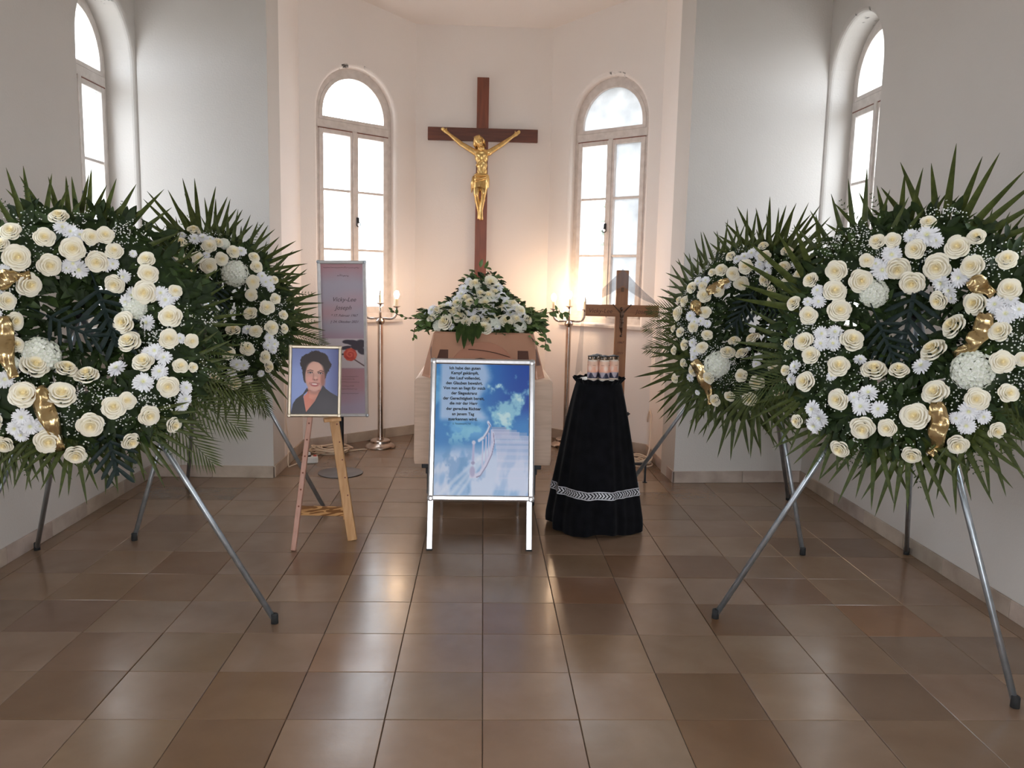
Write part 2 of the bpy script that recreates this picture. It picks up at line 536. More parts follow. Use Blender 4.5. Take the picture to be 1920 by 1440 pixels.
# wall behind the camera with the chapel's open double doorway
for nm, a, c, z0, z1 in (('wall_back_left', XL, -0.95, 0, HN), ('wall_back_right', 0.95, XR, 0, HN), ('wall_back_lintel', -0.95, 0.95, 2.6, HN)):
    b = MB(); b.lohi((a - (0.3 if a == XL else 0), YB - 0.35, z0), (c + (0.3 if c == XR else 0), YB, z1)); tag(b.build(nm, PLASTER), kind='structure')
dr = thing('door_1', None, None, (0, YB - 0.3, 0), kind='structure')
for sx in (-1, 1):
    b = MB(); b.box((sx * 0.98, -0.52, 1.28), (0.05, 0.92, 2.54)); lf = b.build('door_leaf', DARKWOOD, dr); bevel(lf, 0.005)
    for z in (0.65, 1.72):
        b = MB(); b.box((sx * 0.95, -0.52, z), (0.03, 0.66, 0.90)); bevel(b.build('panel', DARKWOOD, lf), 0.01)
    b = MB(); b.tube([(sx * 0.95, -0.9, 1.1), (sx * 0.90, -0.9, 1.1), (sx * 0.90, -0.8, 1.1)], 0.01); b.build('handle', BRONZE, lf)

# ceilings
b = MB(); b.lohi((XL - 0.3, YB - 0.3, HN), (XR + 0.3, YF + 0.3, HN + 0.15)); tag(b.build('ceiling', PLASTER), kind='structure')
b = MB()
# apse ceiling: rises gently towards the nave, with a soft cove along the walls
zc = lambda y: 3.395 + 0.17 * (YBK - y)
poly = [(JL, YF + 0.02), (JL, YA), BL, BR, (JR, YA), (JR, YF + 0.02)]
cx, cy = -0.04, 3.7
rings = []
for k, dz in ((1.03, -0.02), (1.0, -0.012), (0.985, 0.0), (0.96, 0.012), (0.92, 0.022), (0.5, 0.035), (0.05, 0.04)):
    rings.append([(cx + (x - cx) * k, cy + (y - cy) * k, zc(cy + (y - cy) * k) + dz) for x, y in poly])
b.loft(rings, True, False)
b.loft([[(p[0], p[1], p[2]) for p in rings[0]], [(p[0], p[1], 4.05) for p in rings[0]]], True, True)
tag(b.build('ceiling_apse', PLASTER_LIT, None, 50), kind='structure')

# floor: mortar bed with single stone tiles
b = MB(); b.lohi((XL - 0.3, YB - 0.4, -0.12), (XR + 0.3, YBK + 0.35, -0.006))
floor = tag(b.build('floor', MORTAR), kind='structure')
T = 0.30

def clip(poly, nx, ny, c):
    out = []
    for i in range(len(poly)):
        p, q = poly[i], poly[(i + 1) % len(poly)]
        a = p[0] * nx + p[1] * ny - c; d = q[0] * nx + q[1] * ny - c
        if a <= 0: out.append(p)
        if (a < 0 < d) or (d < 0 < a):
            u = a / (a - d); out.append((p[0] + (q[0] - p[0]) * u, p[1] + (q[1] - p[1]) * u))
    return out

def half(p, q):      # keep the side of line pq that holds (0, 3)
    nx, ny = q[1] - p[1], p[0] - q[0]; c = nx * p[0] + ny * p[1]
    if ny * 3 - c > 0: nx, ny, c = -nx, -ny, -c
    return nx, ny, c
NAVE = [(-1, 0, -XL), (1, 0, XR), (0, 1, YFR)]
APSE = [(-1, 0, -JL), (1, 0, JR), (0, -1, -YFR), half((JL, YA), BL), half((JR, YA), BR), (0, 1, YBK)]

def tile_mesh(poly):
    b = MB(); c = (sum(p[0] for p in poly) / len(poly), sum(p[1] for p in poly) / len(poly))
    ins = [(c[0] + (x - c[0]) * 0.990, c[1] + (y - c[1]) * 0.990) for x, y in poly]
    b.loft([[(x, y, -0.02) for x, y in poly], [(x, y, -0.0016) for x, y in poly], [(x, y, 0.0) for x, y in ins]])
    return b.mesh('tile', TILE)
rng = random.Random(11)
full = tile_mesh([(-0.1489, -0.1489), (0.1489, -0.1489), (0.1489, 0.1489), (-0.1489, 0.1489)])
base = (0.27, 0.185, 0.128)
# single tiles that stand out in colour: column, row -> multiplier
ODD = {(3, 2): (0.62, 0.50, 0.38), (2, 0): (0.66, 0.58, 0.50), (4, 0): (0.66, 0.62, 0.58), (1, 0): (1.12, 1.08, 1.04), (1, -1): (1.02, 1.06, 1.08),
       (2, -1): (0.72, 0.60, 0.48), (0, 0): (1.1, 1.06, 1.04), (0, 2): (0.86, 0.74, 0.66), (0, 1): (0.95, 0.88, 0.84), (3, -1): (0.95, 0.95, 0.95), (4, -1): (0.78, 0.74, 0.68),
       (-3, 0): (0.82, 0.72, 0.60), (-2, 0): (0.84, 0.80, 0.80), (-4, 0): (0.94, 0.92, 0.92), (-5, 0): (0.70, 0.62, 0.52), (-4, 1): (0.80, 0.78, 0.72), (-5, 1): (0.72, 0.64, 0.58),
       (-6, 3): (0.86, 0.80, 0.68), (-5, 3): (0.82, 0.70, 0.55), (-4, 3): (0.96, 0.90, 0.84), (-6, 2): (0.72, 0.66, 0.66), (-5, 2): (0.88, 0.86, 0.84), (-3, 4): (0.78, 0.68, 0.60),
       (-5, 4): (0.74, 0.62, 0.50), (5, 2): (0.92, 0.72, 0.55), (4, 1): (0.92, 0.90, 0.86), (2, 4): (0.84, 0.74, 0.66), (3, 4): (0.72, 0.62, 0.56), (4, 3): (0.74, 0.64, 0.58),
       (1, 3): (0.80, 0.66, 0.58), (-1, 1): (1.08, 1.04, 1.04), (-1, 2): (1.1, 1.04, 0.98), (-1, 3): (1.1, 1.02, 0.96), (-3, -1): (0.76, 0.66, 0.56), (-4, -1): (0.92, 0.88, 0.78), (-2, 1): (0.98, 0.86, 0.76),
       (0, -1): (0.92, 0.84, 0.80), (-1, -1): (1.0, 0.92, 0.86), (-2, -1): (0.96, 0.88, 0.80)}
for j in range(-3, 16):
    for i in range(-8, 8):
        for k, region in enumerate((NAVE, APSE)):
            x0, y0 = i * T + 0.0011, j * T + 0.0011; x1, y1 = x0 + T - 0.0022, y0 + T - 0.0022
            poly = [(x0, y0), (x1, y0), (x1, y1), (x0, y1)]
            for h in region:
                poly = clip(poly, *h)
                if len(poly) < 3: break
            if len(poly) < 3: continue
            ar = abs(sum(poly[q][0] * poly[(q + 1) % len(poly)][1] - poly[(q + 1) % len(poly)][0] * poly[q][1] for q in range(len(poly)))) / 2
            if ar < 0.004: continue
            c = ((x0 + x1) / 2, (y0 + y1) / 2)
            v = rng.uniform(0.74, 1.06); w = rng.uniform(-0.05, 0.05)
            mul = ODD.get((i, j), (v, v * (1 - abs(w) * 0.6), v * (1 - max(0, w) * 2)))
            me = full if abs(ar - 0.08868) < 0.0001 else tile_mesh([(x - c[0], y - c[1]) for x, y in poly])
            place('tile', me, floor, Matrix.Translation((c[0], c[1], rng.uniform(-0.0006, 0.0004))), (base[0] * mul[0], base[1] * mul[1], base[2] * mul[2], 1))
b = MB()
for j in range(-17, -3):
    for i in range(-8, 8):
        x0, x1 = max(i * T + 0.0018, XL), min(i * T + T - 0.0018, XR)
        b.lohi((x0, j * T + 0.0018, -0.02), (x1, j * T + T - 0.0018, -0.0008))
o = b.build('tiling', TILE, floor); o.color = (*base, 1); o['kind'] = 'stuff'

# stone skirting in separate slabs
def skirting(name, P, Q, inside):
    P = Vector((P[0], P[1], 0)); Q = Vector((Q[0], Q[1], 0)); t = (Q - P).normalized(); L = (Q - P).length
    n = Vector((-t.y, t.x, 0))
    if n.dot(Vector((inside[0], inside[1], 0)) - P) < 0: n = -n
    b = MB(); m = (P + Q) / 2
    b.bar(P + n * 0.002 + Vector((0, 0, 0.038)), Q + n * 0.002 + Vector((0, 0, 0.038)), 0.006, 0.07)
    par = tag(b.build(name, MORTAR), kind='structure')
    s = 0.0
    while s < L - 0.02:
        e = min(L, s + rng.uniform(0.34, 0.52))
        if L - e < 0.12: e = L
        b = MB(); A = P + t * (s + 0.001); B_ = P + t * (e - 0.001)
        k = rng.uniform(0.010, 0.013)
        b.bar(A + n * k / 2 + Vector((0, 0, 0.040)), B_ + n * k / 2 + Vector((0, 0, 0.040)), k, 0.080)
        o = bevel(b.build('stone_slab', SKIRTSTONE, par), 0.002, 1)
        g = rng.uniform(0.85, 1.1); o.color = (g, g * rng.uniform(0.95, 1.0), g * rng.uniform(0.9, 1.0), 1)
        s = e
skirting('baseboard_left', (XL, -1.2), (XL, YF), (0, 0))
skirting('baseboard_right', (XR, -1.2), (XR, YFR), (0, 0))
skirting('baseboard_front_left', (XL, YF), (JL, YF), (0, 0))
skirting('baseboard_front_right', (JR, YF), (XR, YFR), (0, 0))
skirting('baseboard_apse_left_jamb', (JL, YF), (JL, YA), (0, 3.4))
skirting('baseboard_apse_right_jamb', (JR, YF), (JR, YA), (0, 3.4))
skirting('baseboard_apse_left', (JL, YA), BL, (0, 3))
skirting('baseboard_apse_right', (JR, YA), BR, (0, 3))
skirting('baseboard_apse_back', BL, BR, (0, 3))

# ------------------------------------------------------------------ arched windows
def window(name, key, s0, d, w, dirty=False, flip=1, label=None, sill=True, zsp=ZSP):
    P, t, n = walls[key]
    M = frame(P + t * s0, t, n, Vector((0, 0, 1)))
    if t.cross(n).z < 0:
        M = frame(P + t * s0, -t, n, Vector((0, 0, 1)))
    win = thing(name, label, None, M=M, kind='structure')
    g = w - 0.078                       # glass half width of the whole window
    y0, y1 = d, d + 0.05
    pm = PANE_DIRTY if dirty else PANE
    # outer frame ring
    b = MB()
    def ring(e, y, n=20, zb=ZS): return [(x, y, z) for x, z in arch_outline(0, w, zb, zsp, e, n)]
    def loop(a, c):
        b.loft([a, c], False, False)
    o1, o2, i1, i2 = ring(0.004, y0), ring(0.004, y1), ring(-0.045, y0, zb=ZS), ring(-0.045, y1, zb=ZS)
    for r1, r2 in ((o1, i1), (i1, i2), (i2, o2), (o2, o1)):
        nn = len(r1); b.add(r1 + r2, [(k, (k + 1) % nn, nn + (k + 1) % nn, nn + k) for k in range(nn)])
    fr = b.build('window_frame', PAINT, win)
    zt = 2.487                          # transom
    b = MB(); b.lohi((-w + 0.02, y0 - 0.008, zt - 0.032), (w - 0.02, y1, zt + 0.030)); bevel(b.build('transom', PAINT, win), 0.006)
    b = MB(); b.lohi((-w + 0.035, y0 - 0.0125, zt - 0.0385), (w - 0.035, y0, zt - 0.0325)); b.build('shadow_gap_strip', DARKWOOD, win)  # dark strip painted in for the shade of the gap under the transom
    b = MB(); b.lohi((-0.02, y0 - 0.016, zt - 0.055), (0.02, y0 - 0.006, zt - 0.030)); b.build('closing_catch', PAINT, win)
    # fanlight
    rr = g + 0.004
    zf = zt + 0.055
    b = MB()
    outer = [(-rr - 0.03, zt + 0.03)] + [(-(rr + 0.03) * math.cos(PI * i / 20), zsp - 0.001 + (rr + 0.03) * math.sin(PI * i / 20)) for i in range(21)] + [(rr + 0.03, zt + 0.03)]
    inner = [(-rr, zf)] + [(-rr * math.cos(PI * i / 20), zsp - 0.001 + rr * math.sin(PI * i / 20)) for i in range(21)] + [(rr, zf)]
    nn = len(outer)
    A = [(x, y0 - 0.006, z) for x, z in outer]; B_ = [(x, y0 - 0.006, z) for x, z in inner]
    A2 = [(x, y1 - 0.01, z) for x, z in outer]; B2 = [(x, y1 - 0.01, z) for x, z in inner]
    for r1, r2 in ((A, B_), (B_, B2), (B2, A2), (A2, A)):
        b.add(r1 + r2, [(k, (k + 1) % nn, nn + (k + 1) % nn, nn + k) for k in range(nn)])
    fl = b.build('fanlight_frame', PAINT, win)
    b = MB(); b.loft([[(x, y0 + 0.018, z) for x, z in inner], [(x, y0 + 0.022, z) for x, z in inner]]); b.build('pane', pm, fl)
    # two sashes of three panes
    for sx in (-1, 1):
        sp = pm
        if dirty and (M @ Vector((sx * 0.2, 0, 0))).x < M.translation.x: sp = PANE
        b = MB()
        xa, xb = sorted((sx * 0.012, sx * (g + 0.038)))
        za, zb = ZS + 0.04, zt - 0.034
        ga, gb = sorted((sx * 0.037, sx * g))
        pz0, pz1 = ZS + 0.092, zt - 0.072
        b.lohi((xa, y0 - 0.010, za), (ga, y1 - 0.006, zb)); b.lohi((gb, y0 - 0.010, za), (xb, y1 - 0.006, zb))
        b.lohi((ga, y0 - 0.0098, za), (gb, y1 - 0.006, pz0)); b.lohi((ga, y0 - 0.0098, pz1), (gb, y1 - 0.006, zb))
        sash = bevel(b.build('sash', PAINT, win), 0.004)
        zz = [pz0, 1.545, 1.998, pz1]
        for z in zz[1:3]:
            b = MB(); b.lohi((ga, y0 - 0.004, z - 0.009), (gb, y1 - 0.012, z + 0.009)); bevel(b.build('glazing_bar', PAINT, sash), 0.003)
        for z, q in zip(zz[:-1], zz[1:]):
            b = MB(); b.lohi((ga, y0 + 0.018, z), (gb, y0 + 0.022, q)); b.build('pane', sp, sash)
    b = MB(); b.lohi((-0.016, y0 - 0.018, ZS + 0.04), (0.016, y0 - 0.008, zt - 0.034)); bevel(b.build('cover_strip', PAINT, win), 0.004)
    # iron ring handle on the middle post
    hx = 0.022 * flip
    b = MB(); b.lohi((hx - 0.011, y0 - 0.024, 1.755), (hx + 0.011, y0 - 0.014, 1.80)); hd = b.build('handle_plate', IRON, win)
    b = MB(); b.tube([(hx + 0.018 * math.sin(a), y0 - 0.030, 1.752 - 0.018 * (1 - math.cos(a)) + 0.012) for a in [2 * PI * i / 14 for i in range(15)]], 0.0035, 6)
    b.build('ring', IRON, hd, True)
    if sill:
        b = MB(); b.lohi((-w - 0.05, -0.045, ZS - 0.035), (w + 0.05, d + 0.02, ZS - 0.008)); bevel(b.build('window_sill', PAINT, win), 0.006)
    b = MB(); b.lohi((-w + 0.005, d - 0.02, ZS - 0.01), (w - 0.005, y1, ZS + 0.045)); bevel(b.build('bottom_rail', PAINT, win), 0.006)
    # portal just outside
    c = P + t * s0 + n * (d + 0.12) + Vector((0, 0, (ZS + zsp + w) / 2))
    portal(c, (-n).to_track_quat('-Z', 'Y').to_euler(), 2 * w, zsp + w - ZS)

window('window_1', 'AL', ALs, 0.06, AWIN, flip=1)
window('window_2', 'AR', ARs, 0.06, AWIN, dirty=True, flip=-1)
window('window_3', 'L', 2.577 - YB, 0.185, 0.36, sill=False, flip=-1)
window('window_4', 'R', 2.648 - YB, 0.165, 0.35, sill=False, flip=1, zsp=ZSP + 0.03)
for i, (k, y) in enumerate((('L', 0.25), ('R', 0.25), ('L', -1.85), ('R', -1.85), ('L', -4.0), ('R', -4.0))):  # side windows out of view, added to give more fill daylight
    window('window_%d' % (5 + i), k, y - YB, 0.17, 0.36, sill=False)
portal((0, YB - 0.2, 1.3), (Vector((0, 1, 0))).to_track_quat('-Z', 'Y').to_euler(), 1.9, 2.6)

# outside: paved ground and a leafy tree seen through the right apse window
b = MB()
for (x0, y0, x1, y1) in ((-30, YBK + 0.4, 30, 40), (-30, -30, XL - 0.4, YBK + 0.4), (XR + 0.4, -30, 30, YBK + 0.4), (XL - 0.4, -30, XR + 0.4, YB - 0.45)):
    b.lohi((x0, y0, -0.3), (x1, y1, -0.1))
tag(b.build('ground', mat('pale_gravel', (0.48, 0.46, 0.42), (0.40, 0.38, 0.34), rough=0.9, scale=3)), kind='structure')

def leaf_blob(b, c, rad, n, size, rg):
    for _ in range(n):
        d = Vector((rg.gauss(0, 1), rg.gauss(0, 1), rg.gauss(0, 1))).normalized() * rg.uniform(0.55, 1.0)
        p = Vector(c) + Vector((d.x * rad[0], d.y * rad[1], d.z * rad[2]))
        a = Vector((rg.gauss(0, 1), rg.gauss(0, 1), rg.gauss(0, 1))).normalized(); q = a.orthogonal().normalized()
        s = size * rg.uniform(0.6, 1.3)
        b.add([p - a * s, p + q * s * 0.4, p + a * s, p - q * s * 0.4], [(0, 1, 2, 3)])
rg = random.Random(5)
tr = thing('leafy_tree', 'tall leafy tree outside behind the apse window with dirty panes', 'tree', (2.45, 8.6, -0.1))
b = MB(); b.tube([(0, 0, 0), (0.05, 0, 1.2), (-0.05, 0.1, 2.4), (0.1, 0, 3.6)], [0.16, 0.13, 0.10, 0.05], 8); b.build('trunk', mat('bark', (0.10, 0.07, 0.05), rough=0.9), tr, True)
b = MB()
for c, r_ in (((0.1, 0, 2.2), (1.0, 1.0, 0.9)), ((0.4, 0.2, 3.4), (1.2, 1.1, 1.0)), ((-0.05, 0.2, 4.6), (0.9, 0.9, 0.9)), ((0.6, -0.2, 1.6), (0.8, 0.8, 0.9))):
    leaf_blob(b, c, r_, 1300, 0.10, rg)
o = b.build('crown', LEAF2, tr); o['kind'] = 'stuff'

# ================================================================== CRUCIFIX ON THE APSE WALL
CF = 4.500      # y of the cross face
cr = thing('wall_crucifix', 'large dark wooden cross with gilded figure hanging on the apse wall', 'crucifix', (-0.047, YBK, 0.85))
b = MB(); b.lohi((-0.096, CF, 0.85), (0.001, YBK - 0.001, 2.966)); bevel(b.build('upright', DARKWOOD, cr, world=True), 0.003)
b = MB(); b.lohi((-0.495, CF - 0.001, 2.462), (0.408, YBK - 0.002, 2.565)); bevel(b.build('crossbar', mat('mahogany_across', (0.155, 0.042, 0.018), (0.10, 0.026, 0.011), rough=0.42, scale=9, stretch=(0.6, 6, 6), detail=6), cr, world=True), 0.003)
PX = lambda px, pz, dep: Vector((-0.047 + (px - 905) * 0.00453, CF - dep, 2.459 - (pz - 265) * 0.0043))
b = MB()
def limb(p, q, r1, r2): b.capsule(p, q, r1, r2, 10)
# torso: pelvis, waist, ribs, chest
for px, pz, dep, rx, ry, rz in ((904, 296, .052, .056, .038, .060), (904, 288, .052, .060, .036, .036), (905, 311, .054, .046, .034, .052), (905.5, 322, .052, .044, .032, .036), (904, 333, .050, .058, .040, .044)):
    b.ell(PX(px, pz, dep), (rx, ry, rz), 16, 10)
for s in (-1, 1):                                             # pectorals, ribs' edge, belly
    b.ell(PX(904 + s * 6, 293, .078), (.026, .012, .020), 10, 6)
    b.capsule(PX(904 + s * 2, 303, .086), PX(904 + s * 9, 312, .072), .007, .007, 6)
    b.capsule(PX(904 + s * 3, 314, .084), PX(904 + s * 3.4, 325, .080), .006, .006, 6)
b.capsule(PX(904, 284, .055), PX(901, 276, .062), .026, .024)       # neck
for s, sh, el, wr, ha in ((-1, (892, 287), (867, 272), (845, 254), (838, 248.5)), (1, (917, 287), (940, 271), (959, 256), (966, 250.5))):
    S_, E_, W_, H_ = PX(*sh, .050), PX(*el, .036), PX(*wr, .022), PX(*ha, .016)
    b.ell(S_, (.030, .026, .026), 10, 8)
    limb(S_, E_, .025, .019); limb(E_, W_, .021, .0125)
    limb(W_, H_, .0125, .016)
    dv = (H_ - W_).normalized()
    b.ell(H_, (.018, .009, .018), 10, 6)
    side = Vector((dv.z, 0, -dv.x))
    for k, (off, ln) in enumerate(((-.011, .024), (-.004, .029), (.004, .027), (.011, .021))):
        a0 = H_ + dv * .012 + side * off; b.capsule(a0, a0 + dv * ln * .6 + Vector((0, -.005, 0)), .0048, .0044, 6); b.capsule(a0 + dv * ln * .6 + Vector((0, -.005, 0)), a0 + dv * ln + Vector((0, -.013, 0)), .0044, .0038, 6)
    a0 = H_ - dv * .004 + side * (.014 if s < 0 else -.014); b.capsule(a0, a0 + side * (.012 if s < 0 else -.012) + dv * .012 + Vector((0, -.006, 0)), .005, .0042, 6)
for hip, kn, an, toe in (((897, 337), (895.5, 366), (901, 398), (901.5, 408)), ((910, 337), (909, 364), (905, 397), (905.5, 410))):
    dk = .082; H_, K_, A_ = PX(*hip, .050), PX(*kn, dk), PX(*an, .040 if hip[0] < 900 else .058)
    T_ = PX(*toe, .055 if hip[0] < 900 else .072)
    limb(H_, K_, .038, .024); b.ell(K_, (.022, .022, .024), 10, 8); limb(K_, A_, .022, .0135)
    m_ = K_ + (A_ - K_) * .35 + Vector((0, .012, 0)); b.ell(m_, (.022, .022, .034), 10, 8)
    limb(A_, T_, .014, .015); b.ell(T_, (.017, .011, .012), 8, 6)
    for k in range(5):
        q = T_ + Vector(((k - 2) * .0065, -.002, -.008)); b.capsule(q, q + Vector((0, -.004, -.009 + abs(k - 1) * .0012)), .0042, .0036, 6)
# head sunk forward to the side, with face
HM = Matrix.Rotation(R(-24), 4, 'Y') @ Matrix.Rotation(R(28), 4, 'X')
hc = PX(899, 269, .078)
def HP(x, y, z): return hc + (HM @ Vector((x, y, z)))
b.ell(hc, (.034, .040, .044), 14, 10, HM)
b.capsule(HP(0, -.012, -.020), HP(0, -.018, -.042), .024, .016)          # jaw and chin
b.capsule(HP(0, -.038, .004), HP(0, -.049, -.012), .005, .007, 6)        # nose
for s in (-1, 1):
    b.capsule(HP(s * .006, -.038, .008), HP(s * .021, -.033, .007), .005, .004, 6)   # brow
    b.ell(HP(s * .013, -.036, -.001), (.0055, .004, .004), 8, 6)
    b.ell(HP(s * .034, .002, -.004), (.005, .009, .012), 8, 6)
b.capsule(HP(-.009, -.041, -.024), HP(.009, -.041, -.024), .004, .004, 6)
body = b.build('gilded_figure', GOLD, cr, world=True)
rm = body.modifiers.new('one_skin', 'REMESH'); rm.mode = 'VOXEL'; rm.voxel_size = 0.0042; rm.use_smooth_shade = True
sm = body.modifiers.new('soften', 'SMOOTH'); sm.iterations = 3; sm.factor = 0.5
b = MB()                                                        # hair and beard
b.ell(HP(0, .010, .010), (.0385, .038, .042), 14, 10, HM)
rg = random.Random(3)
for k in range(26):
    a = -2.6 + 5.2 * k / 25
    p = HP(.030 * math.sin(a), .012 - .030 * math.cos(a) * .5, .030 + .008 * math.cos(a * 2)); q = HP(.043 * math.sin(a), .016 - .02 * math.cos(a), -.012); r_ = HP(.040 * math.sin(a * 1.05), .030, -.060 - rg.uniform(0, .012))
    if abs(a) > 0.75: b.tube([p, q, r_], [.009, .010, .004], 6)
    else: b.tube([HP(.030 * math.sin(a), -.024, .030), HP(.032 * math.sin(a), .006, .046), HP(.03 * math.sin(a), .040, .02)], [.005, .008, .005], 6)
for k in range(7):
    x = (k - 3) * .007; b.tube([HP(x, -.036 + abs(k - 3) * .003, -.034), HP(x * .8, -.044 + abs(k - 3) * .003, -.050), HP(x * .4, -.042, -.064)], [.006, .006, .002], 6)
b.build('hair', GOLD, body, True, world=True)
b = MB()                                                        # loincloth with folds
rings = []
for i, (pz, cxp, rx, ry, dep) in enumerate(((327, 904.5, .050, .040, .052), (330, 904, .062, .046, .052), (337, 903.5, .068, .050, .054), (345, 903, .070, .054, .058), (352, 903, .070, .056, .062))):
    c = PX(cxp, pz, dep)
    rings.append([c + Vector((rx * math.cos(a) * (1 + .04 * math.sin(7 * a + i)), ry * math.sin(a) * (1 + .06 * math.sin(9 * a - i)), .010 * math.sin(3 * a + .6) * (i > 2) - (.012 if (math.sin(a) < -.7 and i == 4) else 0))) for a in [2 * PI * k / 40 for k in range(40)]])
b.loft(rings, True, False)
for dz, t0 in ((0, 0.0), (5, .6), (10, 1.1)):
    b.tube([PX(892 + k * 2.9, 330 + dz * .9 + 3.4 * math.sin(PI * k / 8 + t0) * (1 if dz else .5), .096 + .014 * math.sin(PI * k / 8)) for k in range(9)], .006, 6)
for k in range(5):
    b.tube([PX(891.5 - k * .5, 332, .075 - k * .008), PX(889.5 - k * .7, 345, .085 - k * .01), PX(889 - k * .5, 356 + k * 1.5, .075 - k * .01)], [.006, .008, .004], 6)
lc = b.build('loincloth', GOLD, body, True, world=True)

# ================================================================== COFFIN
trl = thing('coffin_trolley', 'low black trolley under the pale coffin, mostly hidden by the poster board', 'trolley', (-0.012, 3.1, 0))
b = MB()
for y in (2.32, 3.95): b.lohi((-0.362, y - 0.03, 0.238), (0.338, y + 0.03, 0.272))
for x in (-0.318, 0.294): b.lohi((x - 0.02, 2.29, 0.205), (x + 0.02, 3.98, 0.238))
bevel(b.build('frame', IRON, trl, world=True), 0.003)
for x in (-0.318, 0.294):
    for y in (2.36, 3.9):
        b = MB(); b.lohi((x - 0.016, y - 0.016, 0.07), (x + 0.016, y + 0.016, 0.21)); lg = b.build('leg', IRON, trl, world=True)
        b = MB(); b.lathe([(0.012, -0.014), (0.036, -0.012), (0.036, 0.012), (0.012, 0.014)], 16, (x, y, 0.037), Matrix.Rotation(R(90), 4, 'Y')); b.build('caster', RUBBER, lg, 40, world=True)
cf = thing('coffin', 'pale wooden coffin with copper coloured lid standing behind the blue poster board', 'coffin', (-0.012, 3.1, 0.272))
b = MB()
rings = []
for z, dx, dy in ((0.272, 0.0, 0.0), (0.30, 0.004, 0.004), (0.755, 0.002, 0.002), (0.768, -0.002, -0.002), (0.774, -0.012, -0.012)):
    rings.append([(-0.400 - dx, 2.25 - dy, z), (0.386 + dx, 2.25 - dy, z), (0.386 + dx, 4.12 + dy, z), (-0.400 - dx, 4.12 + dy, z)])
b.loft(rings); bevel(b.build('coffin_body', PALEWOOD, cf, world=True), 0.003)
b = MB()
xl0, xr0, xl1, xr1 = -0.366, 0.346, -0.304, 0.281
yf0, yf1 = 2.262, 2.345
def lidring(z, xl, xr, y, cx_, cy_, yb):
    return [(xl, y + cy_, z), (xl + cx_, y, z), (xr - cx_, y, z), (xr, y + cy_, z), (xr, yb - cy_, z), (xr - cx_, yb, z), (xl + cx_, yb, z), (xl, yb - cy_, z)]
b.loft([lidring(0.774, xl0 - .004, xr0 + .004, yf0 - .004, .05, .10, 4.11), lidring(0.786, xl0, xr0, yf0, .05, .10, 4.105), lidring(0.955, -0.322, 0.300, 2.318, .012, .02, 4.05), lidring(1.025, xl1, xr1, yf1, .003, .004, 4.03), lidring(1.034, xl1 + .010, xr1 - .010, yf1 + .012, .003, .004, 4.02)])
lid = bevel(b.build('coffin_lid', COPPER, cf, world=True), 0.002)
yface = lambda z: yf0 + (z - 0.786) * (yf1 - yf0) / (1.025 - 0.786)
def face_poly(pts, name, m, out):
    b = MB(); b.loft([[(x, yface(z) - out, z) for x, z in pts], [(x, yface(z) + 0.004, z) for x, z in pts]]); return bevel(b.build(name, m, lid, world=True), 0.002)
arch = [(-0.212, 0.79)] + [(-0.014 - 0.198 * math.cos(PI * k / 24), 0.79 + 0.192 * math.sin(PI * k / 24)) for k in range(1, 24)] + [(0.184, 0.79)]
face_poly(arch, 'arched_panel', COPPERARCH, 0.006)
b = MB(); b.tube([(-0.10 + 0.24 * k / 16, yface(0.93 - 0.05 * (k / 16) ** 2) - 0.007, 0.938 - 0.040 * (k / 16) ** 2) for k in range(17)], 0.0022, 6); b.build('arc_groove', COPPERDARK, lid, world=True)
for xa, xb, d in ((-0.292, -0.214, 1), (0.184, 0.246, -1)):
    face_poly([(xa - .016 * (d > 0), 0.79), (xb + .016 * (d < 0), 0.79), (xb, 0.935), (xa + .028 * (d > 0), 0.935)], 'dark_panel', COPPERDARK, 0.003)
for s, x in ((-1, -0.312), (1, 0.292)):
    b = MB(); b.add([(x, yface(.955) - .003, .955), (x, yface(.79) - .003, .79), (x + s * .046, 2.352, .79)], [(0, 1, 2)]); b.build('dark_corner', COPPERDARK, lid, world=True)
b = MB(); b.tube([(-0.06, yface(.885) - .010, .885), (-0.03, yface(.885) - .016, .890), (0.0, yface(.885) - .010, .885)], .003, 6); b.build('ornament', BRONZE, lid, world=True)

